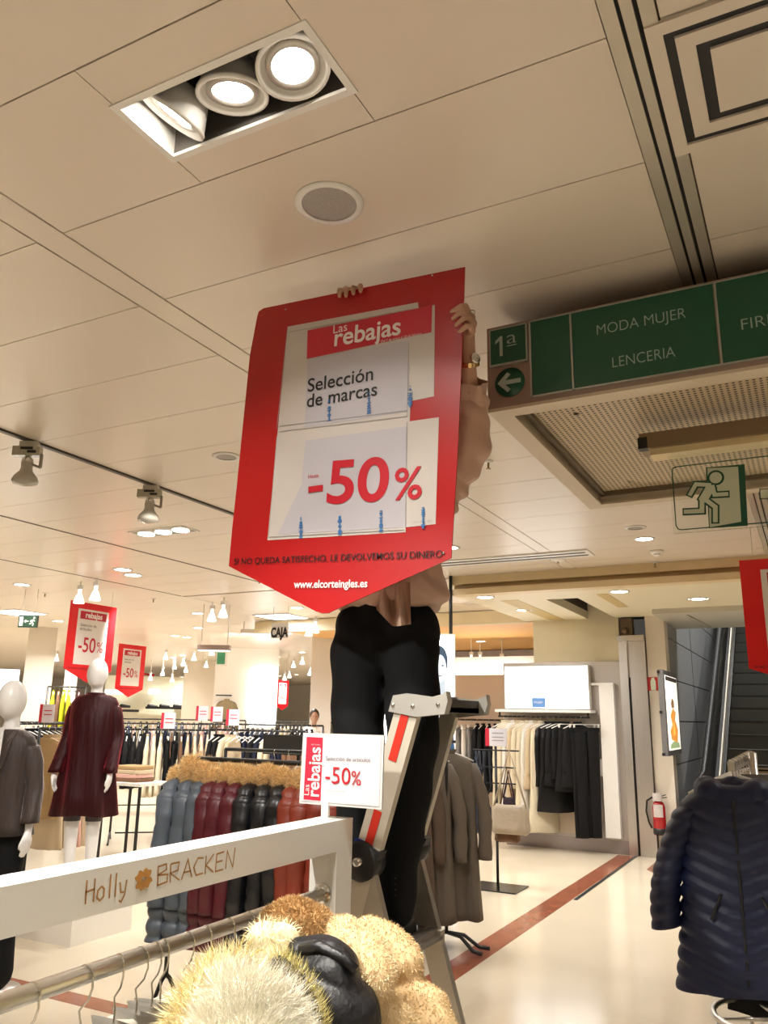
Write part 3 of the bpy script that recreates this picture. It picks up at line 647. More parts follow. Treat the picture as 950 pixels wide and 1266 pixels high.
# red stripes and blue letters on the near stile's outer face
def on_stile(z,du): # point on the stile, du across
    d=Vector((.31,0,1)).normalized(); n=Vector((1,0,-.31)).normalized(); return Vector((FX(z),YL1-.015,z))+n*du
def band(z0,z1,u0,u1,m,n): MB().poly3([on_stile(z0,u0),on_stile(z0,u1),on_stile(z1,u1),on_stile(z1,u0)],(0,-1,0),.0012).build(n,m,lad,off=True)
STR=mat('red stripe',(.62,.03,.015),.4)
band(1.43,1.56,-.014,.012,STR,'red_stripe'); band(1.18,1.29,-.014,.012,STR,'red_stripe'); band(.7,.95,-.014,.012,STR,'red_stripe')
for s_,z in (('n',1.175),('l',1.145)):
    p=on_stile(z,-.018)+Vector((0,-.0025,0)); text(s_,mat('blue lettering',(.01,.02,.35)),lad,p-lad.location,h=.045,bold=.03,rot=(PI/2,-1.27+PI/2*0,0),name='letter')
# top bracket: rounded tray joining both stiles, with hooks
zt=1.60; xt=FX(1.585)
tp=MB(); tp.prism([(-.06,-.03),(-.045,.016),(.0,.022),(.08,.012),(.115,.02),(.125,.028),(.13,.0),(.12,-.035),(.03,-.045)],-.022,.012,((1,0,0),(0,0,1),(0,1,0)),(xt,YL1,zt)); tp.build('end_bracket',mat('cast grey bracket',(.5,.48,.44),.4,.5,var=.05),lad,off=True)
tp=MB(); tp.prism([(-.06,-.03),(-.045,.016),(.0,.022),(.08,.012),(.115,.02),(.125,.028),(.13,.0),(.12,-.035),(.03,-.045)],-.012,.022,((1,0,0),(0,0,1),(0,1,0)),(xt,YL2,zt)); tp.build('end_bracket',MATS['cast grey bracket'],lad,off=True)
MB().bb((xt-.02,YL1,zt-.03),(xt+.10,YL2,zt-.015)).bb((xt-.02,YL1,zt-.03),(xt-.01,YL2,zt+.005)).bb((xt+.09,YL1,zt-.03),(xt+.10,YL2,zt+.008)).build('tool_tray',mat('dark tray',(.10,.09,.08),.35,.6),lad,off=True)
for (x,z) in ((-.045,-.012),(.02,-.015),(.10,-.01)): MB().lathe([(.007,0),(.005,.004)],(xt+x,YL1-.022,zt+z),12,Matrix.Rotation(PI/2,3,'X')).build('rivet',CHROME,lad,off=True)
# inner web panel of the far stile (dark channel), then platform and treads
pf=MB(); 
for k in range(7): pf.bb((-1.385+k*.042,YL1+.015,.905),(-1.385+k*.042+.028,YL2-.015,.925))
pf.bb((-1.39,YL1+.015,.895),(-1.09,YL2-.015,.907)); pf.build('platform',mat('ribbed platform',(.34,.31,.28),.35,.8,var=.3,vs=20),lad,off=True)
MB().beam((-1.40,YL1+.014,.90),(-1.09,YL1+.014,.90),.03,.04).build('platform_rim',LAL,lad,off=True)
MB().beam((-1.40,YL2-.014,.90),(-1.09,YL2-.014,.90),.03,.04).build('platform_rim',LAL,lad,off=True)
for z in (.66,.42,.18): MB().bb((FX(z)-.05,YL1+.014,z-.012),(FX(z)+.05,YL2-.014,z+.012)).build('tread',LAL,lad,off=True)
for z in (.55,.2): MB().beam((hx+.31*(hz-z),YL1+.013,z),(hx+.31*(hz-z),YL2-.013,z),.03,.03).build('brace',LAL,lad,off=True)
# ------------------------------------------------------------------ white clothes rack in front, its hangers and fur coats
XF,XB=-1.2,-1.285
rk=thing('clothes_rack','white wooden clothes rack with hand-drawn lettering and a chrome rail, in the foreground','clothes rack',(-1.24,2.09,0))
bm_=MB().bb((XB,-.6,1.195),(XF,2.13,1.275)).build('top_beam',WHITE,rk,off=True)
MB().bb((XB,2.045,0),(XF,2.13,1.195)).build('post',WHITE,rk,off=True); MB().bb((XB,-.6,0),(XF,-.515,1.195)).build('post',WHITE,rk,off=True)
MB().bb((XB,-.6,.0),(XF,2.13,.05)).build('floor_rail',WHITE,rk,off=True)
TX,TZ=-1.24,1.085
rail=MB().tube([(TX,-.515,TZ),(TX,2.045,TZ)],.0165,16).build('chrome_rail',mat('satin chrome rail',(.80,.78,.75),.28,1,var=0),rk,off=True)
MB().lathe([(.028,0),(.028,.006),(.016,.012)],(TX,2.045,TZ),18,Matrix.Rotation(PI/2,3,'X')).build('flange',CHROME,rk,off=True)
# hand-lettering on the beam's face: (0..1 glyph boxes)
gl={'H':[[(0,1),(.05,0)],[(.55,1),(.6,0)],[(-.05,.5),(.62,.55)]],'o':[[(.3,.6),(.05,.45),(.03,.15),(.25,0),(.5,.15),(.5,.45),(.3,.6)]],'l':[[(.1,1.05),(.14,0)]],'y':[[(0,.6),(.12,.15),(.35,.12)],[(.5,.65),(.42,0),(.2,-.28),(.02,-.2)]],
'B':[[(.05,0),(0,1)],[(0,.95),(.5,1),(.55,.72),(.02,.52)],[(.02,.52),(.65,.45),(.62,.08),(.04,0)]],'R':[[(.05,0),(0,.95)],[(0,.95),(.55,.95),(.5,.55),(.03,.48),(.65,0)]],'A':[[(0,0),(.35,1),(.7,0)],[(.12,.35),(.6,.35)]],'C':[[(.65,.9),(.25,.95),(0,.5),(.2,.05),(.68,.08)]],'K':[[(.05,0),(.05,1)],[(.6,1),(.08,.45),(.65,0)]],'E':[[(.6,1),(.05,.95),(.02,0),(.6,.02)],[(.03,.5),(.5,.52)]],'N':[[(.0,0),(.05,1),(.55,.02),(.65,1.1)]]}
def atb(x,y): return atx(x,y,XF)
lw=mat('burnt brown line',lin(176,128,72),.6,var=.1)
ga,gb=atb(105,1112),atb(290,1066); gy0,gy1=ga.y,gb.y; zb=1.212
def glyphs(s,y0,y1,h,z,stp=.78):
    n=sum(.42 if c=='l' else stp for c in s); k=(y1-y0)/n; y=y0
    for c in s:
        m=MB()
        for st in gl[c]: ribbon(m,[(y+a*k,z+b*h) for a,b in st],.0036,(0,1,0),(0,0,1),(1,0,0),(XF,0,0),.0008)
        m.build('lettering',lw,rk,off=True,fix=False); y+=k*(.42 if c=='l' else stp)
yA=atb(105,1112).y; yB=atb(160,1100).y; yC=atb(165,1095).y; yD=atb(188,1095).y; yE=atb(194,1090).y; yF=atb(291,1075).y
glyphs('Holly',yA,yB,.040,zb+.006); glyphs('BRACKEN',yE,yF,.037,zb+.008)
c0=((yC+yD)/2,zb+.026); Wc=(yD-yC)
for k in range(4):
    a=PI/4+k*PI/2+.2; cl=MB(); P=[]
    for t in range(14):
        q=t/14*2*PI; r=(1+.32*math.cos(q-a)*(-1 if abs((q-a+PI)%(2*PI)-PI)<.5 else .6)); P.append((c0[0]+Wc*(.26*math.cos(a)+.22*r*math.cos(q)),c0[1]+.0115*math.sin(a)+.0098*r*math.sin(q)))
    cl.prism(P,.0004+.0002*k,.0012+.0002*k,((0,1,0),(0,0,1),(1,0,0)),(XF,0,0)); cl.build('clover_leaf',mat('clover tan',lin(190,135,70),.6,var=.15,vs=40),rk,off=True)
cl=MB(); ribbon(cl,[(c0[0],c0[1]),(c0[0]+Wc*.08,c0[1]-.02)],.003,(0,1,0),(0,0,1),(1,0,0),(XF,0,0),.002); cl.build('clover_stalk',MATS['clover tan'],rk,off=True,fix=False)
# price sign on the rack
ps=thing('price_sign','white framed sale sign reading -50% on a short stem on the foreground rack','sign',atz(424,1010,1.275))
c=Vector((-1.25,2.06,1.275)); ps.location=c
cr=atd(422,950,2.38); dx=(atd(475,905,2.36)-atd(372,905,2.44)); 
def K(x,y): t=(x-372)/103; return aty(x,y,2.06+.0*t)
o_=[(375,906),(475,909),(472,1001),(370,993)]
MB().poly3([K(*p) for p in o_],(0,1,0),.006).build('frame',mat('frame white plastic',(.66,.64,.62),.35,var=0),ps,off=True)
MB().poly3([K(*p)+NF*.001 for p in [(378,909),(472,912),(469,997),(373,990)]],(0,-1,0),.0006).build('sheet',mat('sign sheet',(.70,.665,.70),.45,var=.01),ps,off=True)
MB().poly3([K(*p)+NF*.002 for p in [(380,911),(400,912),(397,990),(376,988)]],(0,-1,0),.0006).build('title_block',mat('sign red',(.55,.02,.05),.45,var=0),ps,off=True)
def kt(s,m,x0,y0,x1,y1,lift=.004,rot=None,**k):
    a=K(x0,y0); b=K(x1,y1); w_=(b-a).length; return text(s,m,ps,a+NF*lift-ps.location,w=w_,rot=rot or (PI/2,-math.atan2(b.z-a.z,b.x-a.x),0),**k)
def kv(s,m,x0,y0,x1,y1,**k):
    a=K(x0,y0); b=K(x1,y1); d=b-a; return text(s,m,ps,a+NF*.004-ps.location,w=d.length,rot=(PI/2,-math.atan2(d.z,d.x),0),**k)
kv('rebajas',LW,395,985,397.5,924,bold=.018,name='word_rebajas',ratio=1.15); kv('Las',LW,383,983,383.5,970,name='word_las'); kv('Del 7 de enero',LW,386,921,397,921.5,name='date_line')
kt('Selección de artículos',mat('grey lettering',(.12,.12,.13)),404,940,459,942,name='headline')
kt('-50',REDT,403,968,434,970,name='figure',ratio=1.0); kt('%',REDT,435,970,447,971,name='percent_sign',ratio=1.1)
kt('Consulte las condiciones',MATS['grey ink'],404,978,427,979,name='tiny_print')
MB().bb((c.x-.011,c.y-.004,c.z),(c.x+.011,c.y+.006,c.z+.045)).build('stem',WHITEM,ps,off=True); MB().bb((c.x-.025,c.y-.02,c.z),(c.x+.025,c.y+.02,c.z+.003)).build('foot',WHITEM,ps,off=True)
# ------------------------------------------------------------------ hanging department directory with its perforated soffit
DY,DZ0,DZ1,DX0,DX1,DYB=2.60,2.635,2.955,-.945,2.3,4.12
dsg=thing('directory_sign','big green hanging department sign on a perforated ceiling box, upper right','sign',(.6,3.3,DZ0))
FR=mat('mauve grey frame',lin(150,128,116),.45,var=.03); FRW=mat('cream box frame',lin(205,190,166),.45,var=.02)
MB().bb((DX0,DY,DZ0),(DX1,DY+.06,DZ1)).build('face_board',FR,dsg,off=True)
MB().bb((DX0,DY+.06,DZ0),(DX0+.06,DYB,DZ1)).bb((DX1-.06,DY+.06,DZ0),(DX1,DYB,DZ1)).bb((DX0+.06,DYB-.06,DZ0),(DX1-.06,DYB,DZ1)).build('box_frame',FRW,dsg,off=True)
MB().bb((DX0,DY-.002,DZ0-.012),(DX1,DY+.07,DZ0)).build('lower_rim',FRW,dsg,off=True)
for (a,b) in (((DX0,DY+.07,DZ0-.012),(DX0+.075,DYB,DZ0)),((DX0+.075,DYB-.075,DZ0-.012),(DX1,DYB,DZ0))): MB().bb(a,b).build('lower_rim',FRW,dsg,off=True)
MB().bb((DX0+.075,DY+.07,DZ0+.03),(DX0+.10,DYB-.075,DZ0+.05)).bb((DX0+.075,DYB-.10,DZ0+.03),(DX1,DYB-.075,DZ0+.05)).build('recess_trim',mat('bronze trim',(.16,.12,.08),.4,.5),dsg,off=True)
# perforated sheet: holes as a fine dot pattern
pm=mat('perforated sheet',lin(196,178,148),.5,var=0); nt=pm.node_tree; N=nt.nodes; L=nt.links
tc=N.new('ShaderNodeTexCoord'); mp=N.new('ShaderNodeMapping'); mp.inputs['Scale'].default_value=(1/.0215,)*3
fr=N.new('ShaderNodeVectorMath'); fr.operation='FRACTION'; sb=N.new('ShaderNodeVectorMath'); sb.operation='SUBTRACT'; sb.inputs[1].default_value=(.5,.5,0)
mu=N.new('ShaderNodeVectorMath'); mu.operation='MULTIPLY'; mu.inputs[1].default_value=(1,1,0); ln=N.new('ShaderNodeVectorMath'); ln.operation='LENGTH'
lt=N.new('ShaderNodeMath'); lt.operation='LESS_THAN'; lt.inputs[1].default_value=.27; mx=N.new('ShaderNodeMix'); mx.data_type='RGBA'
mx.inputs[6].default_value=lin(196,178,148)+(1,); mx.inputs[7].default_value=(.03,.022,.015,1)
L.new(tc.outputs['Object'],mp.inputs[0]); L.new(mp.outputs[0],fr.inputs[0]); L.new(fr.outputs[0],sb.inputs[0]); L.new(sb.outputs[0],mu.inputs[0]); L.new(mu.outputs[0],ln.inputs[0]); L.new(ln.outputs['Value'],lt.inputs[0]); L.new(lt.outputs[0],mx.inputs[0]); L.new(mx.outputs[2],N['Principled BSDF'].inputs['Base Color'])
MB().bb((DX0+.06,DY+.06,DZ0+.05),(DX1-.06,DYB-.06,DZ0+.058)).build('perforated_panel',pm,dsg,off=True)
def D_(x,y,l=.0): p=aty(x,y,DY); p.y-=l; return p
def pq(n,m,pts,l=.002,t=.004,par=dsg): return MB().poly3([D_(*p) for p in pts],(0,-1,0),t).build(n,m,par,off=True)
pz=lambda x: None
def gp(x0,x1,m=GREEN,n='green_panel'):
    a=D_(x0,400).x; b=D_(x1,400).x; return MB().bb((a,DY-.006,DZ0+.022),(b,DY,DZ1-.012)).build(n,m,dsg,off=True)
FRAMEG=mat('aluminium edge',(.42,.43,.38),.4,.5,var=0)
for x0,x1 in ((658,707),(709,890),(893,1200)):
    a=D_(x0,430).x; b=D_(x1,430).x
    MB().bb((a,DY-.006,DZ0+.022),(b-.004,DY,DZ1-.012)).build('green_panel',GREEN,dsg,off=True)
    MB().bb((a-.006,DY-.009,DZ0+.018),(b,DY,DZ0+.023)).build('panel_edge',FRAMEG,dsg,off=True); MB().bb((a-.006,DY-.009,DZ1-.013),(b,DY,DZ1-.009)).build('panel_edge',FRAMEG,dsg,off=True)
    MB().bb((a-.007,DY-.009,DZ0+.018),(a-.001,DY,DZ1-.009)).build('panel_edge',FRAMEG,dsg,off=True)
a,b=D_(607,440),D_(654,440); z1=DZ1-.015; z0=z1-(b.x-a.x)*1.02
MB().bb((a.x,DY-.014,z0),(b.x,DY,z1)).build('floor_plate_rim',FRAMEG,dsg,off=True); MB().bb((a.x+.006,DY-.017,z0+.006),(b.x-.006,DY-.014,z1-.006)).build('floor_plate',GREEN,dsg,off=True)
c=Vector(((a.x+b.x)/2,DY,z0-.068))
MB().lathe([(.055,0),(.055,.006)],c,32,Matrix.Rotation(PI/2,3,'X')).build('arrow_disc',GREEN,dsg,off=True)
ar=MB(); ar.prism([(-.045,0),(-.008,.038),(.004,.028),(-.016,.008),(.042,.008),(.042,-.008),(-.016,-.008),(.004,-.028),(-.008,-.038)],.0065,.008,((1,0,0),(0,0,1),(0,-1,0)),c); ar.build('arrow',LETT,dsg,off=True)
def dt(s,x0,x1,z,**k):
    A=D_(x0,430).x; Bx=D_(x1,430).x; return text(s,LETT,dsg,Vector((A,DY-.018 if s in('1','a') else DY-.0075,z))-dsg.location,w=Bx-A,**k)
MB().prism([(0,0),(.011,0),(.011,.078),(.003,.078),(-.016,.062),(-.016,.050),(0,.062)],.017,.0185,((1,0,0),(0,0,1),(0,-1,0)),(D_(620,430).x,DY,z0+.033)).build('floor_number',LETT,dsg,off=True); dt('a',629,641,z0+.075,h=.055,bold=-.01,name='floor_letter'); MB().bb((D_(629,430).x,DY-.0185,z0+.066),(D_(641,430).x,DY-.0175,z0+.069)).build('underline',LETT,dsg,off=True)
dt('MODA MUJER',740,852,DZ0+.205,h=.040,bold=-.012,name='department'); dt('LENCERIA',757,835,DZ0+.075,h=.040,bold=-.012,name='department'); dt('FIRMAS',920,1000,DZ0+.125,h=.040,bold=-.012,name='department')
# hangers to the ceiling
for x in (-.7,.6,2.0):
    for y in (2.9,3.9): MB().bb((x-.01,y-.01,DZ0+.05),(x+.01,y+.01,H)).build('suspension_rod',ALU,dsg,off=True)
MB().lathe([(.008,0),(.008,.012)],(DX0-.002,3.3,DZ0+.02),8,Matrix.Rotation(-PI/2,3,'Y')).build('screw',CHROME,dsg,off=True)
# fluorescent batten and acrylic exit sign beneath it
EYs=3.1
ft=thing('fluorescent_fitting','long brown and cream light fitting under the perforated box, above the running man sign','light fitting',(.3,EYs,2.6))
a=aty(797,560,EYs)
MB().bb((-.50,EYs-.055,DZ0-.075),(1.3,EYs+.055,DZ0-.014)).build('housing',mat('brown grey housing',lin(140,118,92),.45,.2),ft,off=True)
MB().bb((-.505,EYs-.058,DZ0-.075),(-.47,EYs-.02,DZ0-.03)).build('end_cap',BLACK,ft,off=True)
MB().bb((-.465,EYs-.04,DZ0-.10),(1.3,EYs+.045,DZ0-.075)).build('diffuser',mat('cream diffuser',lin(226,208,160),.4),ft,off=True)
ex=thing('exit_sign','clear hanging acrylic sign with a green running man and doorway','sign',(-.2,EYs,2.35))
E0,E1,ZB,ZT=-.405,.30,2.232,2.50
ACR=mat('clear acrylic',(.93,.96,.93),.03,trans=1,var=0)
MB().bb((E0,EYs-.004,ZB),(E1,EYs+.004,DZ0-.10)).build('acrylic_sheet',ACR,ex,off=True)
LG=mat('lime white film',lin(206,214,188),.5,var=0)
def X(x,y): p=aty(x,y,EYs-.006); return (p.x,p.z)
def rib(pts,w,m,l,n,closed=False):
    mb=MB(); ribbon(mb,pts,w,(1,0,0),(0,0,1),(0,-1,0),(0,EYs-.005,0),l,closed); mb.build(n,m,ex,off=True,fix=False)
r_=.018; bx=[(E0+.01,ZB+.012+r_),(E0+.016,ZB+.016),(E0+.01+r_,ZB+.012),(E1-.01-r_,ZB+.012),(E1-.01,ZB+.012+r_),(E1-.01,ZT-.012),(E0+.01+r_,ZT-.012),(E0+.014,ZT-.016),(E0+.01,ZT-.012-r_)]
rib(bx,.004,GREEN,.001,'border',True)
pl=lambda n,m,pts,l,t=.0008: MB().prism([X(*p) for p in pts],l,l+t,((1,0,0),(0,0,1),(0,-1,0)),(0,EYs-.005,0)).build(n,m,ex,off=True)
pl('door_leaf',GREEN,[(873,578),(921,574),(925,650),(877,653)],.0006); pl('doorway',LG,[(875,579),(913,577),(917,645),(878,652)],.0016)
P_=[([(880,600),(861,599),(853,613)],6),([(881,600),(884,612),(901,611)],6),([(880,601),(869,620)],11),([(868.5,616),(868.5,632),(846,633)],6.5),([(870,616),(885,627),(885,646)],6.5)]
def ext(pts,e=1.6):
    a,b,c,d=pts[0],pts[1],pts[-2],pts[-1]; L1=math.dist(a,b); L2=math.dist(c,d)
    return [(a[0]+(a[0]-b[0])/L1*e,a[1]+(a[1]-b[1])/L1*e)]+list(pts[1:-1])+[(d[0]+(d[0]-c[0])/L2*e,d[1]+(d[1]-c[1])/L2*e)]
for k_,(pts,wd) in enumerate(P_): rib([X(*p) for p in ext(pts)],(wd+2.0)*.0033,GREEN,.0030+.00015*k_,'runner_outline')
for k_,(pts,wd) in enumerate(P_): rib([X(*p) for p in pts],(wd-1.6)*.0033,LG,.0046+.00015*k_,'runner')
hc=X(885.5,591)
for r,m,l,n in ((.029,GREEN,.0040,'runner_outline'),(.0215,LG,.0056,'runner')): MB().prism([(hc[0]+r*math.cos(t*PI/12),hc[1]+r*math.sin(t*PI/12)) for t in range(24)],l,l+.0006,((1,0,0),(0,0,1),(0,-1,0)),(0,EYs-.005,0)).build(n,m,ex,off=True)
pl('arrow_plate',LG,[(941,606),(1010,602),(1010,614),(941,616)],.0012); rib([X(940,605),X(1010,601),X(1010,615),X(940,617)],.003,GREEN,.003,'arrow_outline',True)
# ------------------------------------------------------------------ generic smaller hanging banners
def banner(name,label,o,ax,W,Hh,pt,face,lines=True,small=1.0,tilt=0):
    """o: upper corner at the viewer's left; ax: horizontal direction; face: outward normal"""
    ax=Vector(ax).normalized(); n=Vector(face); o=Vector(o); t=thing(name,label,'sign',o+ax*W/2+Vector((0,0,-Hh-pt)),0)
    P=lambda u,v,l=0: o+ax*u*W+Vector((0,0,-v))+n*l
    MB().poly3([P(0,0),P(1,0),P(1,Hh),P(.5,Hh+pt),P(0,Hh)],-n,.006).build('board',RED_LIT,t,off=True)
    def q(nm,m,u0,v0,u1,v1,l): MB().poly3([P(u0,v0*Hh,l),P(u1,v0*Hh,l),P(u1,v1*Hh,l),P(u0,v1*Hh,l)],n,.001).build(nm,m,t,off=True)
    q('paper_sheet',PAPER_LIT,.17,.10,.83,.93,.001); q('title_block',RED2,.22,.13,.78,.25,.0025)
    rz=math.atan2(ax.y,ax.x); rot=(PI/2,0,rz)
    def tx(s,m,u,v,w,nm,**k): text(s,m,t,P(u,v*Hh,.005)-t.location,w=w*W,rot=rot,name=nm,**k)
    tx('rebajas',LW,.33,.225,.36,'word_rebajas',bold=.03); tx('Selección de',INK,.24,.36,.34,'headline'); tx('artículos',INK,.24,.42,.24,'headline')
    tx('-50',REDT,.24,.74,.36,'figure',bold=.01,ratio=1.2); tx('%',REDT,.63,.73,.13,'percent_sign',ratio=1.2)
    tx('SI NO QUEDA SATISFECHO, LE DEVOLVEMOS SU DINERO',INKD,.05,1.0,.9,'slogan')
    for u in (.12,.88):
        a=P(u,0,-.003); MB().tube([a,Vector((a.x,a.y,H))],.0022,5).build('wire',ALU,t,off=True)
    return t
banner('sale_banner','red sale banner with -50% hanging above the mannequin in the wine velvet dress',(-7.8,6.84,2.86),(0,1,0),.74,.80,.15,(1,0,0))
p=atd(148,790,18); banner('sale_banner','small red sale banner just right of the one above the wine-dressed mannequin',(p.x,p.y,2.98),(0,1,0),.80,.92,.17,(1,0,0))
p=atd(174,838,28); banner('sale_banner','tiny red sale banner farthest away, seen right of the mannequin\'s shoulder',(p.x,p.y,2.85),(0,1,0),.62,.60,.12,(1,0,0))
p=atd(343,842,20); banner('sale_banner','tiny red framed banner at the right edge of the white light box',(p.x,p.y,2.4),(0,1,0),.5,.6,.1,(1,0,0))
a=aty(914,693,6.8); banner('sale_banner','red sale banner cut off by the right picture edge, before the escalator',(a.x,6.8,a.z),(1,.0,0),.85,.83,.15,(0,-1,0))
# ------------------------------------------------------------------ cash desk sign, small exit boxes
s_=thing('cash_desk_sign','white hanging plate reading CAJA in black letters, left of the person','sign',aty(346,779,9.4)); cc=s_.location.copy()
a,b=aty(336,770,9.4),aty(357,770,9.4); z0,z1=aty(346,789,9.4).z,aty(346,770,9.4).z
MB().bb((a.x,9.40,z0),(b.x,9.42,z1)).build('plate',WHITEM,s_,off=True); text('CAJA',INK,s_,Vector((a.x+.0,9.395,z0+.02))-s_.location,w=b.x-a.x,bold=.045,ratio=1.5)
for x in (a.x+.02,b.x-.02): MB().tube([(x,9.41,z1),(x,9.41,H)],.004,5).build('rod',ALU,s_,off=True)
s_=thing('exit_box','small dark green exit box with a white arrow and runner at the far left','sign',atd(34,768,11)); c=s_.location.copy(); ax=RT.copy(); ax.z=0; ax.normalize(); nn=Vector((ax.y,-ax.x,0))
Pq=lambda u,v,l=0: c+ax*u+Vector((0,0,v))+nn*l
MB().poly3([Pq(-.115,-.075),Pq(.115,-.075),Pq(.115,.075),Pq(-.115,.075)],-nn,.05).build('housing',mat('exit box green',(.01,.03,.015),.4,var=0),s_,off=True)
rzz=math.atan2(ax.y,ax.x)
MB().poly3([Pq(-.10,-.055,.002),Pq(-.055,-.055,.002),Pq(-.055,.055,.002),Pq(-.10,.055,.002)],nn,.001).build('doorway',LG,s_,off=True)
m=MB(); 
for pts,wd in (([(-.035,0),(.015,0)],.010),([(-.018,.018),(-.036,0),(-.018,-.018)],.008)): ribbon(m,pts,wd,ax,(0,0,1),nn,c,.003)
m.build('arrow',LG,s_,off=True,fix=False)['kind']='stuff'
m=MB()
for pts,wd in (([(.075,.02),(.055,-.005)],.022),([(.055,-.005),(.075,-.03),(.07,-.055)],.010),([(.055,-.005),(.045,-.03),(.025,-.035)],.010),([(.09,0),(.075,.02),(.045,.012),(.035,-.005)],.008)): ribbon(m,pts,wd,ax,(0,0,1),nn,c,.003)
m.prism([(.08+.012*math.cos(t),.042+.012*math.sin(t)) for t in [k*PI/5 for k in range(10)]],.002,.004,(ax,(0,0,1),nn),c); m.build('runner',LG,s_,off=True,fix=False)['kind']='stuff'
for u in (-.08,.08): MB().tube([Pq(u,.075,-.02),Pq(u,H-c.z,-.02)],.004,5).build('rod',ALU,s_,off=True)
for i,(x,y,D,lb) in enumerate(((265,801,11.5,'hanging grey light bar over a clear exit panel, near the far wall column'),(315,781,13.5,'cream hanging light bar left of the cash desk sign'))):
    p=atd(x,y,D); s_=thing('hanging_light_bar',lb,'light fitting',p,rzz)
    MB().bb((-.22,-.06,-.035),(.22,.06,.035)).build('housing',FR if not i else FRW,s_); MB().bb((-.21,-.05,-.042),(.21,.05,-.035)).build('diffuser',BOXW,s_)
    for u in (-.18,.18): MB().bb((u-.005,-.005,.035),(u+.005,.005,H-p.z)).build('rod',ALU,s_)
    if not i:
        MB().bb((-.15,-.004,-.24),(.19,.004,-.045)).build('acrylic_sheet',ACR,s_); MB().bb((.05,-.008,-.22),(.16,-.005,-.06)).build('green_film',mat('green film',(.05,.22,.10),.4),s_)
# ------------------------------------------------------------------ extinguisher, its sign, poster, escalator
fe=thing('fire_extinguisher','red fire extinguisher with black hose on the cream column beside the lift','fire extinguisher',(-1.59,10.56,.05)); 
c=aty(817,1032,10.58); fe.location=(c.x,10.58,c.z); hF=aty(817,985,10.58).z-c.z
FRED=mat('extinguisher red',(.42,.012,.015),.25,coat=.5)
MB().lathe([(.07,.03),(.075,.05),(.075,hF*.72),(.06,hF*.84),(.025,hF*.90),(.022,hF*.92)],n=24).build('cylinder',FRED,fe)
MB().lathe([(.072,0),(.079,.01),(.079,.07),(.072,.075)],n=24).build('base_skirt',BLACK,fe)
for z0,z1,w_ in ((.20,.34,PI*.5),(.38,.47,PI*.5)):
    R=[[(.0765*math.sin(a),-.0765*math.cos(a),z) for a in [(-.5+k/10)*w_ for k in range(11)]] for z in (z0,z1)]
    m=MB(); vs=R[0]+R[1]; m.add(vs,[(k,k+1,12+k,11+k) for k in range(10)],True); m.build('label',mat('label white',(.65,.6,.58),.5,var=.25,vs=50),fe,fix=False)
MB().bb((-.02,-.02,hF*.92),(.02,.02,hF*.96)).beam((0,0,hF*.96),(.10,-.01,hF*.99),.018,.01).beam((0,0,hF*.98),(.09,0,hF*1.06),.018,.01).build('valve',BLACK,fe)
MB().tube([(-.01,0,hF*.94),(-.07,-.01,hF*.97),(-.13,-.01,hF*.88),(-.145,-.01,hF*.6),(-.12,-.01,hF*.3),(-.09,-.01,hF*.16)],.011,8).build('hose',BLACK,fe)
MB().bb((-.03,.02,hF*.55),(.03,.12,hF*.60)).build('bracket',BLACK,fe)
a=aty(799,837,10.69); b=aty(817,854,10.69)
s_=thing('extinguisher_sign','small red square sign with a white bottle symbol on the cream column','sign',((a.x+b.x)/2,10.695,(a.z+b.z)/2))
wS=(b.x-a.x)/2; MB().bb((-wS,-.004,-wS),(wS,.003,wS)).build('plate',mat('safety red',(.45,.02,.015),.4),s_)
MB().prism([(-.03,-.08),(.03,-.08),(.032,.03),(.018,.06),(.018,.075),(-.018,.075),(-.018,.06),(-.032,.03)],.0045,.006,((1,0,0),(0,0,1),(0,-1,0))).build('symbol',LG,s_)
XW=-1.6
def Wp(x,y,l=0): p=atx(x,y,XW+.06); return p+Vector((l,0,0))
s_=thing('lit_poster','tall narrow backlit poster in a grey frame on the grey escalator wall','poster',(XW+.03,12.4,1.2))
ya,yb=Wp(823,880).y,Wp(840,880).y; za,zb_=Wp(832,934).z,Wp(832,832).z
MB().bb((XW,ya,za),(XW+.06,yb,zb_)).build('frame',mat('poster frame grey',(.28,.28,.28),.35,.6),s_,off=True)
PY=lambda u:ya+(yb-ya)*u; PZ=lambda v:za+(zb_-za)*v
MB().bb((XW+.06,PY(.10),PZ(.06)),(XW+.064,PY(.92),PZ(.94))).build('backlit_sheet',mat('warm backlit',(1,1,1),var=0,emit=(1,.93,.78),es=.95),s_,off=True)
for n_,c_,pts in (('dark_mark',(.05,.04,.03),[(.12,.88),(.9,.88),(.9,.93),(.12,.93)]),('orange_shape',(1,.42,.08),[(.3,.18),(.7,.14),(.78,.3),(.6,.42),(.7,.5),(.5,.56),(.3,.46),(.4,.36),(.22,.28)]),('green_shape',(.45,.6,.3),[(.15,.08),(.85,.08),(.8,.14),(.5,.17),(.2,.13)]),('brown_shape',(.35,.2,.1),[(.42,.56),(.6,.56),(.62,.64),(.5,.68),(.4,.62)]),('yellow_shape',(.95,.75,.3),[(.42,.22),(.6,.25),(.55,.36),(.45,.4)])):
    MB().prism([(PY(u),PZ(v)) for u,v in pts],.0645,.066,((0,1,0),(0,0,1),(1,0,0)),(XW,0,0)).build(n_,mat('print '+n_,c_,.5,var=0,emit=c_,es=.45),s_,off=True)
for v in (.02,.5,.97): MB().bb((XW,ya-.04,PZ(v)-.015),(XW+.03,ya,PZ(v)+.015)).build('clip',BLACK,s_,off=True)
es=thing('escalator','dark rising escalator with black handrails and stainless skirting, right background','escalator',(-.6,11,0))
STEPM=mat('escalator step charcoal',(.085,.085,.075),.45,.4,bump=.2,bs=30,stretch=(12,1,1)); 
XS0,XS1=-1.20,-.12; y=11.4; z=0
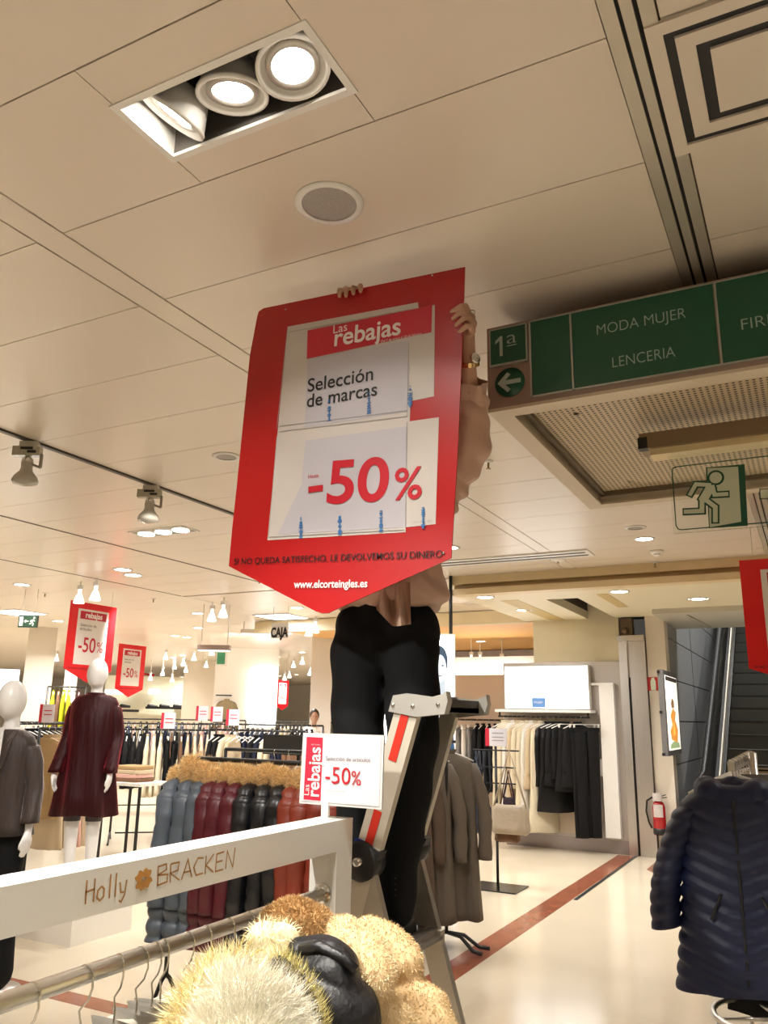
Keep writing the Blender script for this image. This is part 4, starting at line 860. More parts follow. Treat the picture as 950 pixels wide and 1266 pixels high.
ris=MB().prism([(0,0),(0,.2),(.36,.2),(.36,.16)],XS0,XS1,((0,1,0),(0,0,1),(1,0,0))).mesh('step',STEPM)
for k in range(22):
    o=bpy.data.objects.new('step',ris); COL.objects.link(o); o.parent=es; o.location=Vector((0,y+k*.345,k*.2+.0))-es.location
    MB().bb((XS0,y+k*.345-.004,k*.2+.188),(XS1,y+k*.345+.02,k*.2+.2)).build('step_nosing',BLACK,es,off=True)
MB().bb((XS0-.3,10.2,-.0),(XS1+.3,11.4,.012)).build('comb_plate',STEEL,es,off=True)
sl=.2/.345
for sx,n_ in ((XS0,-1),(XS1,1)):
    x0=sx+n_*.02; x1=sx+n_*.30
    L_=[(10.5,.0),(10.5,.12),(11.3,.16),(19,.2+(19-11.3)*sl),(19,(19-11.3)*sl-.4),(11.5,0)]
    MB().prism(L_,min(sx,x0),max(sx,x0),((0,1,0),(0,0,1),(1,0,0))).build('skirt',BMET,es,off=True)
    MB().prism([(10.5,.0),(10.5,.17),(11.3,.20),(19,.24+(19-11.3)*sl),(19,(19-11.3)*sl-.4),(11.5,0)],min(x0,x1),max(x0,x1),((0,1,0),(0,0,1),(1,0,0))).build('deck',STEEL if n_>0 else BMET,es,off=True)
    MB().prism([(10.5,.17),(10.45,.5),(10.55,.78),(11.3,.85),(19,.9+(19-11.3)*sl),(19,.24+(19-11.3)*sl),(11.3,.20)],min(x0,x0+n_*.03)+n_*.10,max(x0,x0+n_*.03)+n_*.10,((0,1,0),(0,0,1),(1,0,0))).build('balustrade',mat('smoked balustrade',(.012,.012,.012),.5,spec=.2),es,off=True)
    MB().prism([(11.35,.27),(19,.30+(19-11.3)*sl),(19,.52+(19-11.3)*sl),(11.35,.45)],min(x0,x0+n_*.02),max(x0,x0+n_*.02),((0,1,0),(0,0,1),(1,0,0))).build('steel_strip',ALU,es,off=True)
    xx=x0+n_*.115
    MB().tube([(xx,11.2,.17),(xx,10.6,.16),(xx,10.42,.25),(xx,10.36,.45),(xx,10.42,.68),(xx,10.58,.83),(xx,10.9,.90),(xx,11.3,.95),(xx,19,.98+(19-11.3)*sl)],.04,10).build('handrail',BLACK,es,off=True)
a=aty(845,990,10.5); MB().bb((XS0-.165,10.55,.45),(XS0-.16,10.7,.62)).build('safety_sticker',mat('sticker red',(.4,.02,.02),.4,var=.4,vs=40),es,off=True)
# ------------------------------------------------------------------ advert pillar (man in a suit) right of the person
a,b=atd(500,778,8.6),atd(563,778,8.6)
ap=thing('advert_pillar','tall backlit white advert pillar with a man in a navy suit, right of the person','advert',(b.x-.35,b.y,0)); axp=RT.copy(); axp.z=0; axp.normalize(); np_=Vector((axp.y,-axp.x,0)); Wd=.80; b0=Vector((b.x,b.y,0))-axp*Wd
Pa=lambda u,v,l=0: b0+axp*u*Wd+Vector((0,0,v))+np_*l
MB().poly3([Pa(0,0),Pa(1,0),Pa(1,2.42),Pa(0,2.42)],-np_,.14).build('box',WHITEM,ap,off=True)
MB().poly3([Pa(.02,.05,.002),Pa(.98,.05,.002),Pa(.98,2.40,.002),Pa(.02,2.40,.002)],np_,.002).build('backlit_sheet',BOXW,ap,off=True)
def pp(n_,c_,pts,l=.006,e=.35): 
    pts=[(.50+(u-.5)*.9,v) for u,v in pts]
    MB().poly3([Pa(u,v,l) for u,v in pts],np_,.001).build(n_,mat('print '+n_,c_,.5,var=0,emit=c_,es=e),ap,off=True)
cxp=.80; ell=lambda cu,cv,ru,rv,k=18:[(cu+ru*math.cos(2*PI*t/k),cv+rv*math.sin(2*PI*t/k)) for t in range(k)]
pp('suit_print',(.02,.07,.17),[(.2,.15),(.3,1.2),(.42,1.62),(.60,1.74),(.72,1.80),(.90,1.80),(1.0,1.74),(1.04,1.2),(1.02,.15)])
pp('shirt_print',(.75,.82,.9),[(.74,1.82),(.84,1.36),(.93,1.80)],.008,.8)
pp('tie_print',(.03,.05,.12),[(.81,1.76),(.835,1.45),(.86,1.76)],.010)
pp('neck_print',(.35,.42,.48),[(.74,1.78),(.76,1.95),(.90,1.95),(.92,1.78),(.84,1.70)],.010,.6)
pp('hair_print',(.03,.06,.10),ell(.83,2.13,.115,.165),.009); pp('face_print',(.48,.56,.62),ell(.83,2.06,.095,.145),.011,.8)
pp('eye_print',(.05,.08,.12),ell(.79,2.09,.018,.008,8),.013); pp('eye_print',(.05,.08,.12),ell(.87,2.09,.018,.008,8),.013); pp('mouth_print',(.2,.2,.25),ell(.83,1.985,.03,.007,8),.013)
MB().tube([Pa(.95,2.42,-.07),Pa(.95,H,-.07)],.02,8).build('rod',BMET,ap,off=True)
# ------------------------------------------------------------------ display wall at the back right
YD=10.695
dw=thing('display_board','tall grey display board behind the light box and the hanging cream and black clothes','display board',(-3.0,YD,0))
MB().bb((-3.72,YD-.03,.16),(-2.17,YD,2.30)).build('board',mat('silver grey board',lin(180,172,164),.4,.2,var=.02),dw,off=True)
MB().bb((-3.72,YD-.03,0),(-2.17,YD-.005,.16)).build('plinth_panel',mat('mirror plinth',lin(150,140,138),.15,.4),dw,off=True)
MB().bb((-3.60,YD-.035,.2),(-2.70,YD-.03,1.6)).build('inset_board',mat('beige inset',lin(208,190,168),.5),dw,off=True)
lbx=thing('light_box','bright white rectangular light box with a small blue square above the hanging clothes','light box',(-3.1,YD-.12,1.7))
MB().bb((-3.66,YD-.16,1.70),(-2.54,YD-.04,2.25)).build('case',WHITEM,lbx,off=True); MB().bb((-3.65,YD-.165,1.71),(-2.55,YD-.16,2.24)).build('backlit_sheet',BOXW,lbx,off=True)
MB().bb((-3.29,YD-.168,1.72),(-3.11,YD-.166,1.84)).build('blue_square',mat('box blue',(.08,.18,.38),.5,var=0,emit=(.08,.18,.38),es=.6),lbx,off=True); text('mujer',LW,lbx,Vector((-3.26,YD-.17,1.77))-lbx.location,w=.12)
shf=thing('display_shelf','thin white shelf with a dark hanging rail below the light box','shelf',(-3.1,YD-.2,1.65))
MB().bb((-3.74,YD-.34,1.655),(-2.49,YD-.04,1.69)).build('board',WHITE,shf,off=True); MB().tube([(-3.72,YD-.26,1.60),(-2.52,YD-.26,1.60)],.012,8).build('rail',BMET,shf,off=True)
for x in (-3.7,-2.54): MB().bb((x-.01,YD-.27,1.60),(x+.01,YD-.25,1.655)).build('bracket',BMET,shf,off=True)
wp=thing('white_panel','tall white narrow box panel leaning out at the right end of the display board','panel',(-2.33,YD-.12,.17))
MB().bb((-2.42,YD-.14,.19),(-2.24,YD-.035,2.03)).build('panel',WHITE,wp,off=True); MB().bb((-2.53,YD-.10,2.0),(-2.42,YD-.035,2.03)).bb((-2.46,YD-.12,.9),(-2.42,YD-.035,1.1)).build('arm',WHITE,wp,off=True)
# ------------------------------------------------------------------ far architecture on the left
def block(name,label,cat,px0,px1,y0,y1,D,depth,m,kind=None,zb0=None,top=None):
    a,b=atd(px0,y0,D),atd(px1,y0,D); ax_=Vector((b.x-a.x,b.y-a.y,0)); L_=ax_.length; ax_.normalize(); n_=Vector((-ax_.y,ax_.x,0)); zt_=top or atd((px0+px1)/2,y0,D).z; zb1=0 if zb0 is None else atd((px0+px1)/2,y1,D).z
    o_=Vector((a.x,a.y,0)); q=MB().poly3([o_+Vector((0,0,zb1)),o_+ax_*L_+Vector((0,0,zb1)),o_+ax_*L_+Vector((0,0,zt_)),o_+Vector((0,0,zt_))],n_,depth)
    base=o_+ax_*L_/2+Vector((0,0,zb1))
    o=q.build(name,m,None,loc=base); 
    if kind: o['kind']=kind
    else: tag(o,label,cat)
    return o
block('column_2','','',268,346,800,0,19,1.0,WALLC,'structure',top=H)
block('column_3','','',30,66,828,0,16,.6,WALLC,'structure',top=H)
block('column_4','','',228,268,830,0,24,.5,WALLC,'structure',top=H)
block('column_5','','',80,96,835,0,20,.5,WALLW,'structure',top=H)
block('column_6','','',386,412,800,0,15,.6,WALLW,'structure',top=H)
block('wall_niche','','',130,268,846,0,28,.2,mat('niche cream',lin(228,222,196),.6),'structure',top=2.75)
block('light_box','tall blank bright white light box on the pale column left of the person','light box',312,344,825,898,18.8,.1,BOXW,zb0=1)
block('light_box','bright white light box behind the grey-jacketed mannequin\'s head at the left edge','light box',-30,25,827,880,9.5,.1,BOXW,zb0=1)
for i,(x0,x1,y0,y1,lb) in enumerate(((130,158,853,858,'first bright shelf light from the left on the far wall'),(184,198,852,858,'second bright shelf light from the left on the far wall'),(220,262,866,868,'thin pale shelf in the far cream niche'),(180,262,874,877,'dark shelf of shoes on the far wall'))):
    block('wall_shelf' if i>1 else 'shelf_light',lb,'shelf' if i>1 else 'lamp',x0,x1,y0,y1,27.5,.3,(BOXW,BOXW,WHITE,BMET)[i],zb0=1)
for i,x in enumerate((137,150,184,199,216,232,248)):
    p=atd(x,875,27.3); q=MB().chain([(0,0,.06),(.12,0,.05),(.26,0,.04)],[.06,.05,.04],8).box((.1,0,.01),(.34,.1,.02)); o=q.build('shoe',BLACK,None); o.location=p; o.rotation_euler.z=1.2
    tag(o,'tiny black shoe on the far wall shelves, %s from the left'%ORD[i],'shoe','shoes on the far wall shelves')
p=atd(140,877,27.4); 
block('wall_shelf','dark low shelf left of the tiny red banner on the far wall','shelf',130,172,877,880,27.5,.3,BMET,zb0=1)
# ------------------------------------------------------------------ clothes
def cloth(name,c,**k): return mat(name,lin(*c),k.pop('rough',.75),var=k.pop('var',.10),vs=k.pop('vs',5),bump=k.pop('bump',.25),bs=k.pop('bs',20),spec=k.pop('spec',.25),**k)
FAB={n:cloth(n,c) for n,c in dict(black=(20,20,22),cream=(222,210,184),beige=(206,186,156),white=(232,228,220),navy=(24,28,48),brown=(120,88,66),taupe=(112,100,88),grey=(128,126,124),rust=(120,44,30),burgundy=(74,20,28),denim=(52,66,92),tan=(176,146,104),pink=(214,170,158),yellow=(206,206,40),slate=(84,98,112),khaki=(124,108,78)).items()}
fl_=mat('floral fabric',lin(226,206,176),.7,var=.0); nt=fl_.node_tree; v=nt.nodes.new('ShaderNodeTexVoronoi'); v.inputs['Scale'].default_value=16; tc=nt.nodes.new('ShaderNodeTexCoord'); nt.links.new(tc.outputs['Object'],v.inputs['Vector'])
cr=nt.nodes.new('ShaderNodeValToRGB'); cr.color_ramp.elements[0].color=lin(130,50,44)+(1,); cr.color_ramp.elements[1].color=lin(226,206,176)+(1,); cr.color_ramp.elements[0].position=.28; cr.color_ramp.elements[1].position=.34; nt.links.new(v.outputs['Distance'],cr.inputs[0]); nt.links.new(cr.outputs[0],nt.nodes['Principled BSDF'].inputs['Base Color']); FAB['floral']=fl_
def garment_body(Ln,W=.20,Wh=.22,T=.05,Th=.07,fold=.35,nf=5,rows=16,n=28,seed=0,quilt=0,chev=0,qa=.012,slope=.075,neck=.06):
    rd=random.Random(seed); ph=[rd.random()*6 for _ in range(4)]; R=[]
    zs=[0,.012,.03,.055,slope+.01]+[slope+.01+(Ln-slope-.01)*k/rows for k in range(1,rows+1)]
    for s in zs:
        if s<slope: q=s/slope; hw=neck+(W-neck)*(q**.8); th=.028+(T-.028)*q
        else: q=(s-slope)/(Ln-slope); hw=W+(Wh-W)*q-(.012*math.sin(q*PI)); th=T+(Th-T)*q
        g=[]
        for k in range(n):
            a=2*PI*k/n; cx_,sy=math.cos(a),math.sin(a)
            x=hw*(abs(cx_)**.75)*(1 if cx_>=0 else -1); y=th*(abs(sy)**.8)*(1 if sy>=0 else -1)
            z=-s
            f=fold*min(1,max(0,(s-.08)*2.2)); y*=1+f*math.sin(nf*x/hw*2.2+ph[0]+s*1.3)*.9+.3*f*math.sin(nf*2.3*x/hw+ph[1]); x*=1+.04*f*math.sin(a*3+ph[2])
            if quilt and s>slope*.6:
                u=(s+chev*abs(x)+(.0))/quilt; b=abs(math.sin(PI*u))**.6; x+=cx_*qa*b; y+=(1 if sy>=0 else -1)*abs(sy)**.5*qa*b
            g.append((x,y,z-.02*math.sin(x*6+ph[3])*(s/Ln)*.6))
        R.append(g)
    return MB().rings(R)
def sleeve(Ls,side,W=.20,r0=.058,r1=.042,out=.03,quilt=0,qa=.008,fw=.0,rows=14,top=.07,n=14,seed=0):
    R=[];rd=random.Random(seed+5); p1=rd.random()*6
    for j in range(rows+1):
        t=j/rows; r=r0+(r1-r0)*t; c=Vector((side*(W-.035+out*math.sin(min(t*1.6,1)*PI/2)),-fw*t*t,-top-.03-Ls*t))
        if j==0: r*=.45; c.z+=.035
        if quilt: r+=qa*abs(math.sin(PI*(Ls*t)/quilt))**.6
        R.append([c+Vector((math.cos(a)*r*(.8+.08*math.sin(t*20+p1)),math.sin(a)*r*(1.05+.10*math.sin(t*13+a*2+p1)),0)) for a in [2*PI*k/n for k in range(n)]])
    return MB().rings(R)
hook_pts=[(0,0,.0)]
def hanger_mesh(m,w=.19,drop=.075,clip=False,rr=.0022):
    mb=MB(); P=[(.018*math.cos(a),0,-.006+.018*math.sin(a)) for a in [math.radians(q) for q in range(-30,211,24)]]
    mb.tube([(P[0][0],0,P[0][2])]+P[1:]+[(-.004,0,-.035),(0,0,-.05),(0,0,-drop)],rr,6)
    return mb
def hanger_bar(w=.19,drop=.075,clip=False,r=.007):
    mb=MB()
    if clip: mb.tube([(-w,0,-drop-.01),(w,0,-drop-.01)],r*.7,6); mb.box((-w*.85,0,-drop-.03),(.02,.016,.045)).box((w*.85,0,-drop-.03),(.02,.016,.045))
    else: mb.tube([(-w,0,-drop-.062),(-w*.55,0,-drop-.026),(0,0,-drop),(w*.55,0,-drop-.026),(w,0,-drop-.062)],[r*.8,r,r*1.2,r,r*.8],8)
    return mb
TPL={}
NECK=-.085
HG={'white':WHITE,'wood':WOODH,'grey':mat('grey hanger',(.3,.3,.3),.4),'black':BLACK}
def tpl_hanger(kind,clip=False,bend=None):
    key=('h',kind,clip)
    if key not in TPL:
        TPL[key]=(hanger_mesh(0,clip=clip).mesh('hook',CHROME),hanger_bar(clip=clip).mesh('shoulder_bar',HG[kind]))
    return TPL[key]
def mk(parent,name,me,loc=(0,0,0),scale=None):
    o=bpy.data.objects.new(name,me); COL.objects.link(o); o.parent=parent; o.location=loc
    if scale: o.scale=scale
    return o
def put_hanger(loc,rz,kind,label,group,clip=False):
    h=thing('clothes_hanger',label,'hanger',loc,rz,group); a,b=tpl_hanger(kind,clip); mk(h,'hook',a); mk(h,'shoulder_bar',b); return h
GT={}
def G(kind,color,seed=0,low=False):
    """meshes of one garment: list of (part name, mesh)"""
    key=(kind,color,seed,low)
    if key in GT: return GT[key]
    m=FAB[color]; n=16 if low else 28; r=9 if low else 16; P=[]
    if kind=='top': P=[('bodice',garment_body(.62,.19,.21,.035,.05,.6,5,r,n,seed).mesh('bodice',m))]+[('sleeve',sleeve(.5,s,.19,.045,.04,.015,rows=r//2+2,n=10,seed=seed).mesh('sleeve',m)) for s in (-1,1)]
    if kind=='blouse': P=[('bodice',garment_body(.72,.19,.25,.035,.06,.8,6,r,n,seed).mesh('bodice',m))]+[('sleeve',sleeve(.46,s,.19,.05,.06,.02,rows=r//2+2,n=10,seed=seed).mesh('sleeve',m)) for s in (-1,1)]
    if kind=='dress': P=[('bodice',garment_body(1.0,.19,.26,.035,.065,.9,6,r,n,seed).mesh('bodice',m))]+[('sleeve',sleeve(.5,s,.19,.045,.045,.02,rows=r//2+2,n=10,seed=seed).mesh('sleeve',m)) for s in (-1,1)]
    if kind=='coat': P=[('coat_body',garment_body(1.05,.22,.25,.065,.085,.5,4,r,n,seed,quilt=.0).mesh('coat_body',m))]+[('sleeve',sleeve(.60,s,.22,.072,.06,.045,rows=r//2+4,n=12,seed=seed).mesh('sleeve',m)) for s in (-1,1)]
    if kind=='longcoat': P=[('coat_body',garment_body(1.1,.20,.25,.065,.10,.6,4,r,n,seed).mesh('coat_body',m))]+[('sleeve',sleeve(.62,s,.22,.068,.062,.085,rows=r//2+4,n=14,fw=-.0,seed=seed).mesh('sleeve',m)) for s in (-1,1)]
    if kind=='puffer': P=[('coat_body',garment_body(.88,.21,.24,.08,.10,.10,4,64,n,seed,quilt=.085,qa=.028).mesh('coat_body',m))]+[('sleeve',sleeve(.60,s,.21,.075,.06,.05,quilt=.08,rows=26,n=14,seed=seed).mesh('sleeve',m)) for s in (-1,1)]
    if kind=='trousers':
        P=[('waistband',MB().bb((-.17,-.02,-.06),(.17,.02,-.02)).mesh('waistband',m))]
        for s in (-1,1):
            R=[[(s*.085+.08*math.cos(a)*(1-.25*t),.028*math.sin(a)*(1+.5*math.sin(t*9+s)),-.05-.95*t) for a in [2*PI*k/12 for k in range(12)]] for t in [j/8 for j in range(9)]]
            P.append(('trouser_leg',MB().rings(R).mesh('trouser_leg',m)))
    if kind=='skirt': P=[('skirt_panel',garment_body(.75,.17,.24,.03,.07,1.0,7,r,n,seed,slope=.02,neck=.16).mesh('skirt_panel',m))]
    if kind in('top','blouse','dress','coat','longcoat'):
        R=[[( (.052+.012*q)*math.cos(a),.026*math.sin(a)*(1+q*.2),.0+.03*q) for a in [2*PI*k/14 for k in range(14)]] for q in (-.6,0,.6,1)]
        P.append(('collar',MB().rings(R,(False,False)).mesh('collar',m)))
    GT[key]=P; return P
CATS=dict(longcoat='coat',top='top',blouse='blouse',dress='dress',coat='coat',puffer='jacket',trousers='trousers',skirt='skirt')
def put_garment(kind,color,loc,rz,label,group,seed=0,low=False,clip=None,name=None,sc=1.0,sy=1.0):
    g=thing(name or kind,label,CATS[kind],Vector(loc)+Vector((0,0,NECK if kind not in('trousers','skirt') else -.095)),rz,group)
    for n_,me in G(kind,color,seed,low): mk(g,n_,me)
    g.scale=(1,sy,sc) ; return g
def rack(name,label,a,b,h,m=BMET,fl=1.0,low=True):
    a=Vector((a[0],a[1],0)); b=Vector((b[0],b[1],0)); t=thing(name,label,'clothes rack',(a+b)/2); d=(b-a).normalized(); n=Vector((-d.y,d.x,0))
    MB().tube([a+Vector((0,0,h))-d*.06,b+Vector((0,0,h))+d*.06],.014,8).build('hanging_rail',m,t,off=True)
    for p,s in ((a,-1),(b,1)):
        q=p+d*s*.06
        MB().tube([q+Vector((0,0,h)),q+Vector((0,0,.12))],.014,8).build('upright',m,t,off=True)
        for e in (-1,1): MB().tube([q+Vector((0,0,.13)),q+n*e*.10*fl+Vector((0,0,.10)),q+n*e*.22*fl+Vector((0,0,.03)),q+n*e*.27*fl+Vector((0,0,.02))],.012,6).build('foot',m,t,off=True)
    if low: MB().tube([a+Vector((0,0,.12)),b+Vector((0,0,.12))],.010,6).build('lower_rail',m,t,off=True)
    return t
def fill(a,b,h,items,where,hk='white',low=True,jit=.1,label2=None,grp=None):
    """items: list of (kind,colour,seed); hung from a to b (left to right in the photograph)"""
    a=Vector((a[0],a[1],h)); b=Vector((b[0],b[1],h)); d=(b-a).normalized(); rz=math.atan2(d.y,d.x)+PI/2; n=len(items); sp=(b-a).length/n; jit=min(jit,sp*.6); TK=dict(top=.055,blouse=.075,dress=.085,coat=.1,trousers=.04,skirt=.09,puffer=.1)
    for i,(k,c,sd) in enumerate(items):
        p=a+(b-a)*((i+.5)/n); w_=rz+random.uniform(-jit,jit); clip=k in('trousers','skirt')
        put_hanger(p,w_,hk,'%s hanger, %s from the left, %s'%(hk,ORD[i],where),'hangers '+(grp or where),clip)
        if k!='none': put_garment(k,c,p,w_,'%s %s, %s from the left, %s'%(c,k,ORD[i],where),'clothes '+(grp or where),sd,low,sy=min(1,max(.25,sp*.5/TK[k])))
# --- rack with fur-hooded puffer jackets
ya=3.95; pa,pb=aty(238,938,ya),aty(392,948,ya); HR=(pa.z+pb.z)/2
HR=1.30
rack('clothes_rack','black rack full of fur-hooded puffer jackets behind the foreground rack',(pa.x-.02,ya),(pb.x+.55,ya),HR,BMET,.35,False)
FURC=mat('golden tan fur',lin(246,214,158),.85,var=.45,island=1)
fc=MB()
for k in range(7):
    a=PI*(-.1+1.2*k/6); fc.sphere((.10*math.cos(a),.05*math.sin(a),.0+.015*math.sin(k*2.3)),(.050,.048,.055+.01*math.sin(k*1.7)),10,8)
fc.sphere((-.08,-.05,-.05),(.04,.035,.06),10,8).sphere((.08,-.05,-.05),(.04,.035,.06),10,8)
collar_o=solidify('fur_collar',fc,FURC,.012,2)
f1=fur(collar_o,9000,.042,.0030,FURC,comb=(0,0,-.15),jit=.45); cm,fm2=collar_o.data,f1.data
bpy.data.objects.remove(f1); bpy.data.objects.remove(collar_o)
FAB['slate']=cloth('slate satin',(86,95,106),rough=.38,spec=.5,bump=.15,bs=14); FAB['burgundy']=cloth('burgundy satin',(86,22,34),rough=.4,spec=.5,bump=.15,bs=14); FAB['blackp']=cloth('black puffer satin',(18,19,24),rough=.35,spec=.6,bump=.15,bs=14); FAB['rust']=cloth('rust satin',(132,52,34),rough=.42,spec=.5,bump=.15,bs=14)
seq=['slate']*3+['burgundy']*3+['blackp']*3+['rust']*4
nm={'slate':'slate blue','burgundy':'burgundy','blackp':'black','rust':'rust brown'}
x0=aty(226,955,ya).x; x1=aty(400,955,ya).x; x1=x1+.10
cnt={}
for i,c in enumerate(seq):
    x=x0+(x1-x0)*i/(len(seq)-1); cnt[c]=cnt.get(c,0)+1
    rz=-.05+PI/2+.42+random.uniform(-.10,.10)
    hh=put_hanger((x,ya,HR),rz,'white','white hanger holding the fur-hooded jacket that is %s from the left'%ORD[i],'hangers of the fur-hooded jackets'); hh.scale=(.72,1,1)
    g=put_garment('puffer',c,(x,ya,HR),rz,'%s quilted jacket with tan fur hood, %s from the left on its rack'%(nm[c],ORD[i]),'fur-hooded puffer jackets',i%3,name='hooded_jacket')
    cc=mk(g,'fur_collar',cm,(0,0,.01+random.uniform(-.045,.015))); cc.rotation_euler=(random.uniform(-.15,.15),random.uniform(-.15,.15),random.uniform(-.3,.3)); k_=random.uniform(.80,1.02); cc.scale=(k_*.95,k_*.95,k_); ff=mk(cc,'fur',fm2); ff['kind']='stuff'
    cc['label']='golden tan fur collar'; g.scale=(1,.75,.98)
# second shorter rail behind
p=aty(300,930,5.2); q=aty(388,938,5.2); rack('clothes_rack','half-empty black rack with white hangers just behind the fur-hood rack',(p.x-.1,5.2),(q.x+.3,5.2),1.30)
for i in range(9): put_hanger((p.x+.3+i*.13,5.2,1.30),PI/2,'white','bare white hanger, %s from the left on the half-empty rack'%ORD[i],'bare hangers on the half-empty rack')
sb=MB().bb((-.35,-.02,0),(.35,.02,.16)); o=sb.build('sign_board',mat('charcoal board',(.03,.03,.03),.5),None,loc=(p.x+.05,5.9,1.22),off=(0,0,0)); tag(o,'long charcoal board standing behind the half-empty rack of white hangers','board'); o.location=(p.x+.05,5.9,1.24)
MB().bb((-.01,-.01,-1.24),(.01,.01,0)).build('stand',BMET,o)
# --- taupe long coats on a black rail right of the ladder
FAB['taupe']=cloth('taupe down cloth',(102,92,81),rough=.6,bump=.3,bs=10)
FAB['taupe2']=cloth('browner taupe down cloth',(92,76,64),rough=.6,bump=.3,bs=10)
tr_=thing('clothes_rack','small black T-foot rack carrying the long taupe coats beside the ladder','clothes rack',(-2.42,5.72,0))
MB().tube([(-2.45,5.72,.10),(-2.45,5.72,1.30),(-2.48,5.72,1.36),(-2.56,5.72,1.385),(-2.60,5.72,1.385)],.013,8).build('upright',BMET,tr_,off=True)
MB().tube([(-2.69,5.38,1.385),(-2.48,5.96,1.385)],.012,8).build('hanging_rail',BMET,tr_,off=True); pass
for s in (-1,1):
    for e in (-1,1): MB().tube([(-2.45,5.72,.11),(-2.45+s*.12,5.72+e*.03,.10),(-2.45+s*.22,5.72+e*.06,.03),(-2.45+s*.29,5.72+e*.08,.025)],.013,6).build('foot',BMET,tr_,off=True)
for i,(x,y,a,s_) in enumerate(((-2.67,5.46,.80,0),(-2.60,5.66,.62,1),(-2.50,5.88,.50,2))):
    put_hanger((x,y,1.385),a,'white','white hanger of the long taupe coat that is %s from the left'%ORD[i],'hangers of the long taupe coats'); put_garment('longcoat','taupe' if i else 'taupe2',(x,y,1.385),a,'long taupe padded coat, %s from the left beside the ladder'%ORD[i],'long taupe coats',s_,sc=1.03,sy=.8,name='long_coat')
# --- racks behind the mannequins
def R(px0,px1,D0,D1,h,items,lab,hk='white',low=True):
    a,b=atd(px0,900,D0),atd(px1,900,D1); rack('clothes_rack','black metal rack '+lab,(a.x,a.y),(b.x,b.y),h); fill((a.x,a.y),(b.x,b.y),h,items,lab,hk,low)
R(56,100,8.7,9.0,1.40,[('blouse','tan',0),('dress','beige',1),('dress','beige',2),('dress','cream',0),('dress','pink',1),('dress','beige',0)],'between the two mannequins','wood',False)
R(20,88,10.5,11.5,1.42,[('top','black',i%3) for i in range(7)]+[('coat','black',0),('top','brown',1),('top','black',2)],'of dark tops behind the pair of mannequins')
R(154,262,11.2,11.2,1.36,[('top','black',0),('top','black',1),('top','black',2),('blouse','cream',0),('blouse','cream',1),('blouse','cream',2),('trousers','black',0),('trousers','black',0),('dress','brown',0),('blouse','beige',1),('dress','floral',0),('blouse','floral',1),('blouse','cream',2)],'right of the wine dress mannequin')
R(265,372,10.6,10.0,1.38,[('top','black',0),('top','black',1),('blouse','cream',0),('top','beige',1),('none','',0),('none','',0),('none','',0),('top','black',2),('top','navy',0),('blouse','cream',1),('blouse','beige',2),('top','navy',1),('trousers','navy',0),('top','brown',0),('blouse','brown',1)],'left of the person beyond the fur hoods')
R(130,255,14.5,14.5,1.40,[(random.choice(['top','blouse','trousers']),random.choice(['black','navy','denim','grey','white','brown','black']),i%3) for i in range(22)],'in the second row back')
R(250,395,13.5,13.0,1.42,[(random.choice(['top','blouse','trousers']),random.choice(['denim','navy','white','grey','pink','black','beige']),i%3) for i in range(24)],'in the second row, before the white light box')
R(10,100,14.2,14.2,1.40,[(random.choice(['top','trousers']),random.choice(['denim','navy','grey','black']),i%3) for i in range(16)],'far left under the yellow tops')
R(140,300,18.5,18.5,1.45,[(random.choice(['top','blouse']),random.choice(['denim','navy','white','grey','black','pink']),i%3) for i in range(22)],'in the farthest row left of the columns')
R(345,410,16.5,16.5,1.45,[(random.choice(['top','blouse','trousers']),random.choice(['navy','white','grey','black','beige']),i%3) for i in range(14)],'in the farthest row behind the cashier')
a,b=atd(62,866,15.2),atd(100,866,15.2); rack('clothes_rack','tall far rack of yellow, brown and white tops left of the wine dress',(a.x,a.y),(b.x,b.y),1.98); fill((a.x,a.y),(b.x,b.y),1.98,[('top','yellow',0),('top','brown',1),('top','yellow',1),('top','yellow',2),('top','white',0),('top','burgundy',1)],'on the tall far rack')
# khaki coat hung on the pale column
p=atd(281,862,18.6); hk=thing('wall_hook','black wall bar on the pale column above a khaki coat','hook',p); hk.location.z=1.98; MB().beam((0,0,0),(0,.5,0),.02,.02).beam((-.25,0,0),(.1,0,0),.02,.03).build('bar',BMET,hk); hk.rotation_euler.z=rzz
put_hanger((p.x,p.y,1.96),rzz,'black','black hanger under the wall bar on the pale column','hanger on the column'); put_garment('coat','khaki',(p.x,p.y,1.96),rzz,'khaki coat hanging alone on the pale column','coat on the column',0,True)
# --- display wall clothes
xs=[-3.66+.095*i for i in range(12)]
for i in range(9):
    x=-3.64+i*.062; k=('dress','blouse','dress')[i%3]; c=('cream','cream','white','beige')[i%4]
    put_hanger((x,YD-.26,1.60),PI/2-.5,'white','white hanger, %s from the left under the shelf'%ORD[i],'hangers under the shelf'); put_garment(k,c,(x,YD-.26,1.60),PI/2-.5,'%s %s, %s from the left under the light box'%(c,k,ORD[i]),'cream clothes under the light box',i%3,True,sc=1.3 if k=='dress' else 1.1,sy=.45)
SPK=cloth('black sequin',(24,24,26),rough=.35,var=.9,vs=90); FAB['sequin']=SPK
for i,(k,c,x) in enumerate((('blouse','sequin',-3.05),('dress','sequin',-2.97),('blouse','black',-2.90),('top','black',-2.83),('skirt','black',-2.76),('blouse','black',-2.68),('trousers','black',-2.62),('trousers','black',-2.57))):
    put_hanger((x,YD-.26,1.60),PI/2-.9,'white','white hanger, %s from the left above the black clothes'%ORD[i],'hangers above the black clothes',k in('trousers','skirt')); put_garment(k,c,(x,YD-.26,1.60),PI/2-.9,'%s %s, %s of the black group at the shelf\'s right'%(c if c!='sequin' else 'glittering black',k,ORD[i]),'black clothes under the light box',i%3,True,sc=1.32 if k=='trousers' else 1.05,sy=.5)
